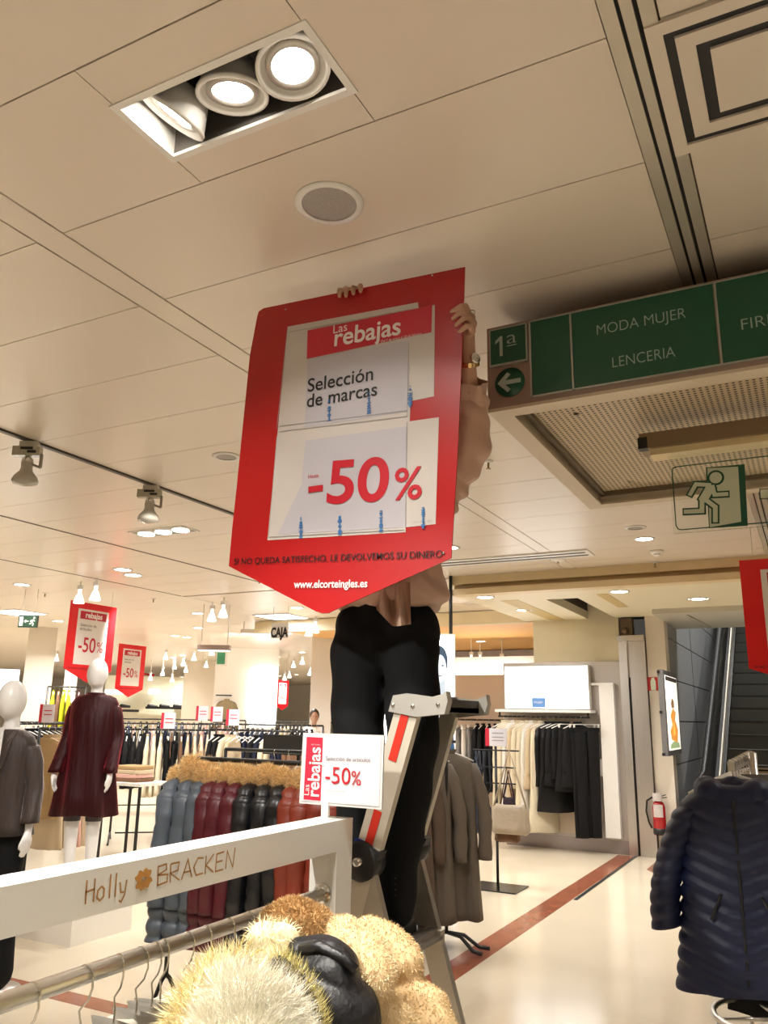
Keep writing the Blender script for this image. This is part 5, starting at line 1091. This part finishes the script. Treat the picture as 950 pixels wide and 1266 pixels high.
# bay clothes left of the display board
xb=aty(600,900,12.6); rack('clothes_rack','black rack of pale trousers and black tops in the taupe bay',(-5.3,12.6),(-4.4,12.6),1.55); fill((-5.3,12.6),(-4.4,12.6),1.55,[('trousers','grey',0),('trousers','grey',0),('trousers','white',0),('trousers','grey',0),('top','black',0),('top','black',1),('dress','black',2),('blouse','black',0),('top','black',1)],'in the taupe bay')
put_hanger(aty(576,878,12.9),0,'wood','pale hanger with a black-edged top on the taupe wall','hanger on the taupe wall')
# --- folded clothes on a white table behind the wine dress
p=atd(168,965,9.8); tb=thing('display_table','white-topped display table on black legs right of the wine dress','table',(p.x,p.y,0)); h=.80; p=atd(166,966,9.8); h=p.z
MB().bb((-.30,-.25,h-.03),(.30,.25,h)).build('table_top',WHITE,tb)
for sx in (-1,1):
    for sy in (-1,1): MB().bb((sx*.26-.012,sy*.2-.012,0),(sx*.26+.012,sy*.2+.012,h-.03)).build('leg',BMET,tb)
for i,(c,w_) in enumerate((('brown',.2),('pink',.19),('beige',.2),('tan',.18))):
    m=MB(); z0=h+.001+i*.042; R_2=[[(w_*(1 if math.cos(a)>0 else -1)*abs(math.cos(a))**.3+.01*math.sin(a*5+i),.15*(1 if math.sin(a)>0 else -1)*abs(math.sin(a))**.3,z0+dz) for a in [2*PI*k/24 for k in range(24)]] for dz in (.0,.01,.03,.04)]
    m.rings(R_2); o=m.build('folded_sweater',FAB[c],None,loc=(tb.location.x-.05,tb.location.y,0),off=(0,0,0)); tag(o,'%s folded sweater, %s from the bottom of the pile on the white-topped table'%(c,ORD[i]),'sweater','folded sweaters on the table')
# price tickets on far racks
for i,(x,y,D,lb) in enumerate(((208,892,12.2,'small red-edged price card above the rack right of the wine dress'),(250,882,14.2,'small lilac price card in the second row'),(288,887,13.0,'small white and red price card below the khaki coat'),(268,883,14,'small pale price card left of the khaki coat'),(58,882,12,'small pale price card above the dark tops at far left'))):
    p=atd(x,y,D); o=thing('price_card',lb,'sign',p,rzz); MB().bb((-.10,-.004,-.12),(.10,.004,.12)).build('card',mat('card white',(.66,.63,.68),.5),o); MB().bb((-.10,-.006,-.12),(-.06,-.004,.12)).build('red_band',MATS['sign red'],o); MB().bb((-.006,0,-p.z),(.006,.006,-.12)).build('stem',BMET,o)
    for t in (.03,-.02): MB().bb((-.04,-.006,t),(.07,-.005,t+.012)).build('print_line',REDT,o)
# ------------------------------------------------------------------ mannequins
def mhand(mb,w,s,d=Vector((0,0,-1))):
    """relaxed open hand hanging from wrist w; s = side"""
    f=Vector((0,-1,0)); pal=w+d*.05; mb.chain([w,pal+f*.005],[.021,.024]); mb.chain([pal+f*-.018,pal+d*.03+f*-.022],[.017,.014]); mb.chain([pal+f*.018,pal+d*.03+f*.022],[.017,.014])
    for k in range(4):
        o=f*(.024-.016*k); L_=(.062,.070,.066,.052)[k]; a=pal+d*.03+o; b=a+d*L_*.5+Vector((-s*.006,0,0))+f*(.004*(1.5-k)); c=b+d*L_*.5+Vector((-s*.014,0,0)); mb.chain([a,b,c],[.0098,.0088,.0068],10)
    mb.chain([w+d*.02+f*.015,pal+f*.040,pal+d*.028+f*.052+Vector((-s*.008,0,0)),pal+d*.05+f*.05+Vector((-s*.014,0,0))],[.016,.012,.010,.008],10)
def figure(mb,H_=1.75,legs=True,arm=.10,face=False,armb=0.0):
    k=H_/1.75; V=lambda x,y,z:Vector((x*k,y*k,z*k))
    mb.sphere(V(0,-.01,1.635),((.072 if face else .080)*k,(.088 if face else .095)*k,(.112 if face else .120)*k),18,14); mb.sphere(V(0,-.03,1.575),(.052*k,.058*k,.05*k)); mb.chain([V(0,.012,1.60),V(0,.015,1.50),V(0,.01,1.43)],[.048*k,.046*k,.06*k])
    if face:
        mb.chain([V(0,-.094,1.645),V(0,-.112,1.615)],[.009,.014]); mb.cap(V(-.018,-.092,1.585),V(.018,-.092,1.585),.008,.008)
        for s in (-1,1): mb.sphere(V(s*.073,0,1.63),(.01,.018,.028))
    mb.chain([V(-.135,.01,1.375),V(0,.01,1.415),V(.135,.01,1.375)],[.044*k,.06*k,.044*k])
    mb.sphere(V(0,.0,1.28),(.150*k,.10*k,.16*k),18,12); mb.sphere(V(0,.0,1.10),(.115*k,.085*k,.15*k),18,12); mb.sphere(V(0,.01,.93),(.16*k,.11*k,.14*k),18,12)
    for s in (-1,1):
        mb.sphere(V(s*.065,-.07,1.27),(.05*k,.045*k,.05*k))
        el=V(s*(.165+arm*.6),.02,1.13); wr_=V(s*(.165+arm),-.03-armb,.90)
        mb.chain([V(s*.148,.01,1.368),el,wr_],[.044*k,.036*k,.022*k]); mhand(mb,wr_,s)
        if legs: mb.chain([V(s*.085,.0,.90),V(s*.082,-.01,.50),V(s*.08,.02,.10)],[.085*k,.055*k,.034*k]); mb.chain([V(s*.08,.03,.05),V(s*.085,-.05,.045),V(s*.09,-.13,.025)],[.034*k,.032*k,.024*k])
    return mb
def xf(mb,loc,rz):
    M=Matrix.Translation(loc)@Matrix.Rotation(rz,4,'Z'); mb.v=[tuple(M@Vector(v)) for v in mb.v]; return mb
def wrap(zs,n=36,fold=.0,nf=7,ph=0,z0=None):
    R=[]
    for (z,rx,ry,cx_,cy_,f) in zs:
        R.append([(cx_+rx*math.cos(a)*(1+f*math.sin(nf*a+ph+z*3)),cy_+ry*math.sin(a)*(1+f*math.sin(nf*a+ph+z*3)),z+.008*f*10*math.sin(a*3)) for a in [2*PI*k/n for k in range(n)]])
    return R
def arm_sleeve(s,top,el,wr_,r,flare,n=18,fold=.06):
    P=[top,top*.65+el*.35,el,el*.5+wr_*.5,wr_]; rr=[r*.85,r,r*.85,(r*.8+flare)/2,flare]; mb=MB(); R=[]
    for i in range(13):
        t=i/12*4; j=min(int(t),3); q=t-j; c=P[j]*(1-q)+P[j+1]*q; r_=rr[j]*(1-q)+rr[j+1]*q
        R.append([(c.x+r_*math.cos(a)*(1+fold*math.sin(4*a+i*.5)),c.y+r_*math.sin(a)*(1+fold*math.sin(4*a+i*.5)),c.z+.3*r_*math.cos(a)*s*(1 if i<3 else 0)*(-1)*(3-i)/3*.8) for a in [2*PI*k/n for k in range(n)]])
    return mb.rings(R)
VEL=mat('wine velvet',(.028,.0012,.003),.55,var=.4,vs=3,bump=1,bs=5,spec=.25,sheen=.9,sheenc=(.55,.04,.06),stretch=(7,7,.5))
VELG=mat('grey velvet',(.05,.037,.034),.5,var=.3,vs=4,bump=1,bs=5,spec=.3,sheen=.8,sheenc=(.6,.5,.48),stretch=(7,7,.5))
# wine dress mannequin on its plinth
MC=Vector((-4.97,4.70,0)); pl_=MB().bb((-.42,-.28,0),(.29,.29,.25)).build('plinth',mat('white plinth',lin(232,226,216),.5,var=.01),None,loc=(-4.97,4.70,0),off=(0,0,0)); tag(pl_,'low white plinth under the wine velvet dress mannequin','plinth')
m2=thing('mannequin','white faceless mannequin in the wine dress standing on a low white plinth','mannequin',MC+Vector((0,0,.25)),R_(28))
fb=figure(MB(),1.715,arm=.045,armb=.10); solidify('body',fb,MANQ,.008,4,m2,off=(0,0,0))
STK=mat('sheer black stocking edge',(.12,.10,.10),.6)
for s in (-1,1): MB().rings(wrap([(.60,.068,.064,s*.083,-.005,0),(.52,.061,.058,s*.082,-.012,0)],20),(False,False)).build('stocking_top',STK,m2)
dr=thing('velvet_dress','wine red velvet dress with long sleeves on the faceless mannequin','dress',m2.location,m2.rotation_euler.z)
MB().rings(wrap([(1.445,.068,.062,0,.012,0),(1.437,.11,.078,0,.012,0),(1.418,.155,.088,0,.01,.0),(1.375,.182,.10,0,.005,0),(1.28,.175,.128,0,-.012,.01),(1.15,.168,.125,0,-.008,.02),(1.0,.19,.135,0,0,.05),(.85,.205,.15,0,0,.075),(.70,.222,.165,0,0,.09),(.565,.238,.18,0,0,.10),(.56,.228,.17,0,0,.10)],48),(False,False)).build('bodice',VEL,dr)
MB().rings(wrap([(1.443,.071,.065,0,.012,0),(1.455,.068,.062,0,.012,0),(1.457,.060,.054,0,.012,0)],32),(False,False)).build('neckband',VEL,dr)
for s in (-1,1): arm_sleeve(s,Vector((s*.15,.01,1.362)),Vector((s*.19,.02,1.12)),Vector((s*.206,-.125,.87)),.058,.050).build('sleeve',VEL,dr)
# grey velvet jacket mannequin
M1L=atd(12,900,5.55); M1L.z=0
m1=thing('mannequin','white faceless mannequin in grey velvet jacket and black trousers at the left edge','mannequin',M1L,R_(14))
fb=figure(MB(),1.735,arm=.07); solidify('body',fb,MANQ,.008,4,m1,off=(0,0,0)); 
MB().lathe([(.16,0),(.16,.008),(.02,.012)],(0,.12,0),24).build('base_plate',STEEL,m1); MB().tube([(0,.12,.01),(0,.12,.5),(0,.05,.8)],.010,6).build('support_rod',STEEL,m1)
jk=thing('velvet_jacket','open grey velvet jacket worn by the left-edge mannequin','jacket',m1.location,m1.rotation_euler.z)
R=[];n=40
for (z,rx,ry) in ((1.45,.075,.07),(1.437,.12,.085),(1.41,.165,.098),(1.37,.19,.108),(1.28,.186,.135),(1.12,.180,.13),(1.0,.20,.14),(.92,.21,.15),(.86,.22,.158)):
    g0=.22 if z>1.3 else .30+.25*(1.3-z); g=[]
    for k in range(n):
        a=-PI/2+g0+(2*PI-2*g0)*k/(n-1); f=1+.06*math.sin(a*7)*(1.45-z)*1.6; g.append((rx*math.cos(a)*f,ry*math.sin(a)*f,z))
    R.append(g)
inner=[[(x*.955,y*.955,z) for x,y,z in g] for g in R]
mb=MB(); vs=[v for g in R for v in g]+[v for g in inner for v in g]; N0=len(R)*n; fs=[]
for i in range(len(R)-1):
    for k in range(n-1): a=i*n+k; fs+=[(a,a+1,a+n+1,a+n),(N0+a,N0+a+n,N0+a+n+1,N0+a+1)]
    for k,s_ in ((0,1),(n-1,-1)): a=i*n+k; fs.append((a,a+n,N0+a+n,N0+a))
for k in range(n-1): a=(len(R)-1)*n+k; fs.append((a,a+1,N0+a+1,N0+a))
mb.add(vs,fs,True); mb.build('jacket_body',VELG,jk)
for s in (-1,1):
    arm_sleeve(s,Vector((s*.155,.01,1.365)),Vector((s*.207,.02,1.12)),Vector((s*.235,-.03,.93)),.063,.05).build('sleeve',VELG,jk)
    MB().tube([(s*.085,-.062,1.435),(s*.088,-.105,1.36),(s*.075,-.138,1.2)],[.008,.018,.006],8).build('lapel',VELG,jk)
lt=thing('lace_top','white lace top under the grey velvet jacket','top',m1.location,m1.rotation_euler.z)
LACE=mat('white lace',(.80,.78,.76),.7,var=.28,vs=90)
MB().rings(wrap([(1.46,.065,.06,0,.012,0),(1.42,.13,.08,0,.01,0),(1.38,.155,.10,0,0,0),(1.28,.160,.125,0,-.008,0),(1.12,.145,.115,0,-.005,.01),(.98,.16,.12,0,0,.02),(.90,.165,.125,0,0,.02)],36),(False,False)).build('bodice',LACE,lt)
bt_=thing('black_trousers','wide black trousers worn by the left-edge mannequin','trousers',m1.location,m1.rotation_euler.z)
tq=MB().sphere((0,.01,.93),(.175,.125,.13),18,12)
for s in (-1,1): tq.chain([(s*.088,0,.88),(s*.092,0,.5),(s*.10,.0,.13)],[.10,.085,.10],16)
solidify('trouser_cloth',tq,TR,.012,3,bt_,off=(0,0,0))
# ------------------------------------------------------------------ cashier far away
p=atd(389,885,14.6); cs=thing('person','distant dark-haired person in a white top behind the racks, left of the ladder person','person',(p.x,p.y,0),R_(38))
fb=figure(MB(),1.66,face=True); solidify('body',fb,SKIN,.011,3,cs,off=(0,0,0))
hq=MB().sphere((0,.018,1.582),(.087,.088,.115)).sphere((0,.10,1.57),(.04,.04,.04)); solidify('hair',hq,HAIRD,.01,2,cs,off=(0,0,0))
for s in (-1,1): MB().sphere((s*.028,-.088,1.56),(.009,.006,.006)).build('eye',MATS['eye'],cs)
tq=MB().sphere((0,0,1.22),(.155,.115,.17)).sphere((0,0,1.03),(.14,.11,.2))
for s in (-1,1): tq.chain([(s*.13,.01,1.33),(s*.21,.02,1.10)],[.065,.055])
solidify('white_shirt',tq,cloth('white shirt',(236,230,224)),.012,3,cs,off=(0,0,0))
tq=MB().sphere((0,.01,.88),(.165,.12,.12))
for s in (-1,1): tq.chain([(s*.08,0,.84),(s*.078,0,.48),(s*.077,.02,.12)],[.092,.07,.05])
solidify('trousers',tq,TR,.012,3,cs,off=(0,0,0))
for s in (-1,1): solidify('shoe',MB().chain([(s*.077,.04,.045),(s*.08,-.04,.04),(s*.085,-.12,.03)],[.042,.04,.03]),BLACK,.008,3,cs,off=(0,0,0))
# ------------------------------------------------------------------ navy quilted coat on the stand at the right
NAVY=mat('navy quilted nylon',(.005,.010,.045),.5,var=.2,vs=4,bump=.25,bs=30,spec=.45)
a_=atd(905,948,4.0); PT=Vector((-.27,4.35,0))
st=thing('clothes_stand','chrome stand with a ring base and slanted hanger arm carrying the navy coat, at right','clothes rack',(PT.x,PT.y,0))
A0=Vector((a_.x,a_.y-.02,1.37)); A1=atd(930,934,4.75)
MB().tube([(PT.x-.02,PT.y,.05),(PT.x-.02,PT.y,1.42)],.019,12).build('post',STEEL,st,off=True)
MB().tube([(PT.x+.02,PT.y+.03,.05),(PT.x+.02,PT.y+.03,1.3)],.008,8).build('side_post',BMET,st,off=True)
MB().beam(A0,A1,.028,.04).build('hanger_arm',STEEL,st,off=True); MB().beam((PT.x-.02,PT.y,1.40),(A0+A1)/2,.02,.02).build('arm_bracket',STEEL,st,off=True)
MB().tube([(PT.x+.28*math.cos(t),PT.y+.28*math.sin(t),.30) for t in [2*PI*k/40 for k in range(40)]],.014,8,True).build('ring',STEEL,st,off=True)
for t in range(4): 
    q=t*PI/2+.5; MB().tube([(PT.x,PT.y,.30),(PT.x+.28*math.cos(q),PT.y+.28*math.sin(q),.30),(PT.x+.34*math.cos(q),PT.y+.34*math.sin(q),.02)],.009,6).build('leg',STEEL,st,off=True)
def navypart(name,mb): return mb
nc=thing('quilted_coat','long navy quilted hooded coat hanging on the stand at the right edge','coat',(A0.x,A0.y-.02,1.30),R_(4))
MB_=garment_body(.80,.205,.27,.10,.12,.05,3,80,64,3,quilt=.062,chev=.42,qa=.017,slope=.075,neck=.08); MB_.build('coat_body',NAVY,nc)
for s in (-1,1):
    mb=MB();R=[]
    for j in range(60):
        t=j/59; Ls=.50; r=.078-.014*t; c=Vector((s*(.165+.14*math.sin(min(t*1.15,1)*PI/2)),-.02*t,-.085-Ls*t)); r+=.010*abs(math.sin(PI*Ls*t/.058))**.6
        if j<4: r*=(.55,.75,.9,.97)[j]
        R.append([c+Vector((math.cos(a)*r*.85,math.sin(a)*r*1.1,-.012*math.cos(a)*s)) for a in [2*PI*k/24 for k in range(24)]])
    MB().rings(R).build('sleeve',NAVY,nc)
    MB().tube([(s*.075,-.128,-.42),(s*.12,-.135,-.52)],.006,6).build('pocket_zip',BLACK,nc)
MB().tube([(0,-.118-.012*(z>.3),-.06-z) for z in [k*.077 for k in range(10)]],.006,6).build('centre_seam',BLACK,nc)
hm=MB()
for k in range(9):
    q=PI*(-.15+1.3*k/8); hm.sphere((.10*math.cos(q),-.02+.06*math.sin(q),-.03+.008*math.sin(k*2)),(.06,.055,.055),12,8)
hm.sphere((0,-.05,-.06),(.13,.06,.06),14,8); solidify('hood',hm,NAVY,.009,3,nc,off=(0,0,0))
dA=(A1-A0)
for i in range(8):
    p=A0+dA*(.04+i*.125)+Vector((0,0,.016)); put_hanger(p,R_(8),'white','white hanger, %s from the front on the slanted arm at right'%ORD[i],'hangers on the slanted arm')
for i,(c,k) in enumerate((('grey','top'),('white','top'),('tan','blouse'),('black','coat'),('beige','top'))):
    p=A0+dA*(.165+.25+i*.125)+Vector((.06,0,.0)); put_garment(k,c,p,R_(8),'%s %s behind the navy coat, %s from the front on the stand'%(c,k,ORD[i]),'clothes behind the navy coat',i%3,sy=.5)
# ------------------------------------------------------------------ handbag stand
hb=thing('bag_stand','slim black stand on a square base holding handbags and straps','bag stand',atz(616,1098,0)); c=hb.location.copy()
MB().bb((-.24,-.20,0),(.24,.20,.012)).build('base',mat('dark steel plate',(.06,.06,.06),.25,.8),hb); MB().tube([(0,0,.01),(0,0,1.30)],.014,8).build('pole',BMET,hb)
for z,w_ in ((1.26,.24),(1.10,.2),(.95,.2)): MB().tube([(-w_,0,z),(w_,0,z)],.008,6).build('cross_arm',BMET,hb)
MB().bb((-.10,-.015,1.30),(.12,-.005,1.47)).build('card',mat('card white',(.66,.63,.68)),hb); MB().bb((-.10,-.017,1.30),(-.06,-.015,1.47)).build('red_band',MATS['sign red'],hb)
for z in (1.42,1.38,1.35): MB().bb((-.03,-.017,z),(.09,-.015,z+.01)).build('print_line',MATS['grey ink'],hb)
def bag(name,label,x,z,w_,h_,d_,m,strap,dy=-.12,grp=None):
    o=thing(name,label,'bag',c+Vector((x,dy,z)))
    R=[]
    for t in [k/10 for k in range(11)]:
        q=(min(1,.78+t*1.6) if t<.8 else 1-(t-.8)*1.1)*(1-.10*t); e=(1-.55*t)*min(1,.6+t*3)*(1 if t<.99 else .5)
        R.append([(w_/2*q*(abs(math.cos(a))**.45)*(1 if math.cos(a)>0 else -1),d_/2*e*(abs(math.sin(a))**.7)*(1 if math.sin(a)>0 else -1)*(1+.16*math.sin(a*9+t*3)),h_*t+.012*math.cos(a)**2*(1 if t>.7 else -1)) for a in [2*PI*k/40 for k in range(40)]])
    MB().rings(R).build('bag_body',m,o)
    MB().tube([(-w_*.42,-.01,h_*.9),(-w_*.2,.0,h_+strap*.5),(0,.0,h_+strap),(w_*.2,0,h_+strap*.5),(w_*.42,-.01,h_*.9)],.009,6).build('strap',m,o)
    return o
bag('handbag','navy handbag hanging on the left of the bag stand',-.17,.50,.34,.27,.14,cloth('navy leather',(40,54,78),rough=.4),.42)
bag('handbag','big beige gathered handbag on the right of the bag stand',.19,.52,.39,.25,.16,cloth('beige leather',(170,156,136),rough=.5,bump=.8,bs=16),.50,-.15)
bag('handbag','small dark patterned pouch resting above the beige handbag',.15,.76,.13,.07,.06,cloth('dark pattern',(60,48,56),var=.5,vs=60),.25,-.06)
bag('handbag','brown bag peeking out under the beige handbag',.10,.42,.26,.13,.12,cloth('brown leather',(110,80,58),rough=.4),.55,.02)
for i,(x,dx) in enumerate(((-.16,-.1),(-.10,-.06),(-.2,.05))):
    o=MB().tube([(x,-.03,1.25),(x+dx*.5,-.04,1.05),(x+dx,-.05,.82),(x+dx*.4,-.05,.76),(x+.06,-.04,.9),(x+.04,-.03,1.25)],.010,6).build('strap_bundle',cloth('dark strap',(36,38,46)),None,loc=(c.x,c.y,0),off=(0,0,0)); tag(o,'dark blue cord strap hanging on the bag stand, %s from the left'%ORD[i],'strap','straps on the bag stand')
# ------------------------------------------------------------------ coats on the foreground rail
def ty(x,y):  # where on the rail a hook seen at this pixel hangs
    return atx(x,y,TX).y
hk_y=[ty(40,1233),ty(105,1210),ty(147,1193),ty(174,1184),ty(193,1176),ty(203,1171),ty(232,1163),ty(255,1155),ty(283,1142),ty(308,1133),ty(345,1122)]
FAB['satin']=cloth('pale grey satin',(176,170,160),rough=.35,spec=.5,bump=.4,bs=12)
LBL=['far left by the picture edge','second from the left edge','third from the left edge','fourth from the left edge','fifth from the left edge','sixth from the left edge','just left of the yellow-white fur','inside the yellow-white fur','above the white fur','over the black padded coat','nearest the post']
for i,y in enumerate(hk_y):
    h=thing('clothes_hanger','chrome-hooked hanger on the foreground rail, '+LBL[i],'hanger',(TX,y,TZ+.0),R_(random.uniform(-16,12)),'hangers on the foreground rail')
    mb=MB(); P=[(.0185*math.cos(a),0,-.003+.0185*math.sin(a)) for a in [math.radians(q) for q in range(-20,211,21)]][::-1]
    mb.tube(P+[(.019,0,-.02),(.012,0,-.04),(-.006,0,-.06),(0,0,-.08),(0,0,-.12)],.0020,8); mb.build('hook',CHROME,h)
    g=hanger_bar(.19,.12,r=.012); g.build('shoulder_bar',mat('ivory hanger',lin(214,206,190),.4),h)
for i,k in enumerate((1,2,3,4,5)):
    g=put_garment('coat','satin',(TX,hk_y[k],TZ-.045),R_(-6+3*i),'pale grey satin coat on the foreground rail, %s from the left'%ORD[i],'pale satin coats on the foreground rail',i%3,sy=.30)
    MB().bb((-.03,-.004,-.03),(.03,.004,.004)).build('neck_label',mat('patterned lining',(.20,.19,.18),.4,var=.8,vs=120),g)
def lump(name,label,cat,pts,m,voxel=.008,group=None,base=None):
    """pts: chains of (px,py,distance,radius in px)"""
    mb=MB(); ch=[]
    for c_ in pts:
        P=[atd(x,y,D) for x,y,D,r in c_]; Rr=[r*D*1.02/FPX for x,y,D,r in c_]; mb.chain(P,Rr,14); ch+=P
    o=thing(name,label,cat,(sum(p.x for p in ch)/len(ch),sum(p.y for p in ch)/len(ch),min(p.z for p in ch)-.05),0,group)
    return o,mb
nz=lambda k,a:(lambda c: a*(np.sin(c[:,0]*k+2*np.sin(c[:,2]*k*.6))*np.sin(c[:,1]*k*1.1+c[:,2]*k*.8)))
BF=mat('beige plush fur',lin(238,214,172),.9,var=.10,island=1); BFB=mat('beige plush base',lin(228,200,154),.95,var=.15,vs=14)
BFD=mat('brown plush fur',lin(196,158,106),.9,var=.25,island=1)
o,mb=lump('fur_coat','beige plush fur coat with darker collar, the nearer of the two by the rack post','coat',[[(352,1158,2.02,20),(380,1160,2.02,20)],[(400,1157,2.04,18),(425,1160,2.0,24),(450,1183,1.94,28),(463,1207,1.90,27)],[(405,1175,2.05,22),(430,1230,2.0,36),(440,1290,2.0,50),(440,1400,2.0,60),(440,1700,2.0,65)],[(468,1246,1.92,22),(482,1265,1.92,26),(495,1300,1.93,30),(500,1400,1.95,34)]],BFB)
b=solidify('coat_body',mb,BFB,.009,5,o,disp=nz(38,.004)); fur(b,60000,.0075,.0018,BF,comb=(0,0,-.35),jit=.45)
cmB=MB(); cmB.chain([atd(343,1145,2.06),atd(362,1140,2.04),atd(388,1148,2.02)],[.044,.052,.046]); cb=solidify('collar',cmB,BFD,.008,3,o); fur(cb,9000,.014,.0018,BFD,comb=(0,0,-.2),jit=.5)
o,mb=lump('fur_coat','beige plush fur coat farther back, its sleeve folded beside the ladder','coat',[[(455,1152,2.13,16),(478,1166,2.12,22),(497,1182,2.10,23),(503,1192,2.08,20)],[(490,1222,2.12,20),(508,1232,2.08,24),(530,1250,2.04,24),(540,1290,2.02,27),(540,1350,2.02,30)],[(485,1235,2.16,36),(505,1320,2.15,50),(510,1700,2.15,60)]],BFB)
b=solidify('coat_body',mb,BFB,.009,5,o,disp=nz(38,.004)); fur(b,45000,.0075,.0018,mat('dark beige plush fur',lin(224,194,146),.9,var=.14,island=1),comb=(0,0,-.35),jit=.45)
# black padded coat
PB=mat('black padded nylon',(.007,.007,.009),.45,var=.1,bump=1,bs=18,spec=.6)
o,mb=lump('padded_coat','black padded coat squeezed between the white fur and the beige fur','coat',[[(362,1182,1.90,14),(392,1180,1.88,20),(420,1196,1.86,22)],[(372,1200,1.88,20),(405,1215,1.86,34),(425,1250,1.84,36),(430,1300,1.84,40),(430,1600,1.84,60)],[(400,1225,1.88,30),(385,1290,1.88,40),(385,1600,1.88,55)]],PB)
def pad(c): return .009*np.abs(np.sin(c[:,2]*44+c[:,0]*12))**.5-.004+.003*np.sin(c[:,0]*60+c[:,1]*40)
solidify('coat_body',mb,PB,.007,3,o,disp=pad)
MB().tube([atd(372,1175,1.86),atd(395,1170,1.84),atd(425,1185,1.82),atd(440,1200,1.81)],.012,8).build('collar_roll',PB,o,off=True)
# long-haired white and yellow furs
WF=mat('white long fur',lin(250,244,226),.8,var=.10,island=1); YF=mat('yellow long fur',lin(222,200,96),.8,var=.25,island=1); CF=mat('cream long fur',lin(246,232,188),.8,var=.15,island=1)
o,mb=lump('fur_gilet','bright white long-haired fur coat tinged yellow, in the middle of the foreground rail','coat',[[(272,1235,1.50,16),(305,1232,1.50,24),(340,1256,1.50,26),(350,1330,1.5,34)],[(268,1278,1.47,26),(300,1310,1.47,50),(300,1500,1.47,70)]],WF)
b=solidify('coat_body',mb,WF,.009,3,o,disp=nz(30,.006)); fur(b,30000,.044,.0012,WF,comb=(.15,-.05,.15),jit=.45)
o2,mb=lump('fur_coat','cream and yellow long-haired fur coat just left of the bright white one','coat',[[(240,1212,1.62,8),(268,1200,1.64,11),(300,1190,1.68,11)],[(238,1240,1.60,18),(245,1300,1.58,34),(245,1500,1.58,50)]],CF)
b=solidify('coat_body',mb,CF,.009,3,o2,disp=nz(30,.006)); fur(b,12000,.036,.0016,CF,comb=(-.2,0,.15),jit=.45); fur(b,2600,.036,.0017,YF,comb=(.2,0,.1),jit=.4,name='yellow_fur')
o3,mb=lump('fur_collar_coat','yellow-tipped fur trim between the white fur and the black padded coat','coat',[[(345,1195,1.66,12),(368,1222,1.64,14),(385,1262,1.62,14),(390,1400,1.62,20)]],YF)
b=solidify('coat_body',mb,mat('dark fur base',(.05,.045,.03),.9),.007,2,o3); fur(b,2600,.026,.0016,mat('olive yellow fur',lin(214,200,130),.8,var=.3,island=1),comb=(-.1,-.1,.5),jit=.4)
o4,mb=lump('fur_coat','cream fur coat top peeking left of the darker fur collar by the post','coat',[[(325,1160,1.9,18),(350,1165,1.92,20)],[(335,1185,1.9,24),(330,1300,1.9,40),(330,1600,1.9,50)]],CF)
b=solidify('coat_body',mb,CF,.008,3,o4); fur(b,9000,.020,.0016,CF,comb=(0,0,-.3),jit=.45)
# strong spotlight of the shop that falls on the foreground rack and furs
def aim(p,q): return (Vector(q)-Vector(p)).to_track_quat('-Z','Y').to_euler()
for nm_,p_,q_,wt,sp_ in (('mannequin_fill',(-3.3,3.6,2.95),(-4.97,4.7,1.3),150,50),('mannequin_fill',(-2.9,2.3,2.95),(-4.2,3.5,1.3),130,50),('rack_fill',(-1.9,2.7,2.95),(-2.7,3.95,1.0),110,75),('rack_fill',(-3.3,2.6,2.95),(-3.1,3.95,1.1),60,70),('rack_fill',(-5,7,2.95),(-6.2,8.6,1),200,80),('rack_fill',(-3.9,6.4,2.95),(-4.5,9.5,.9),150,90),('rack_fill',(-2.0,4.6,2.95),(-2.55,5.72,.8),60,60),('rack_fill',(-7.5,7.5,2.95),(-8.5,9,.9),200,90),('rack_fill',(-9.5,12,2.95),(-10.5,14,1.6),250,100)):  # fill spots without fittings, added to brighten mannequins and clothes racks
    add_lamp(nm_,p_,.07,wt,(1,.96,.90),rot=aim(p_,q_),spread=sp_,typ='SPOT')
add_lamp('rack_spot',(-1.7,.2,2.95),.06,260,(1,.97,.90),rot=(Vector((-1.35,1.35,1.0))-Vector((-1.7,.2,2.95))).to_track_quat('-Z','Y').to_euler(),spread=75,typ='SPOT')
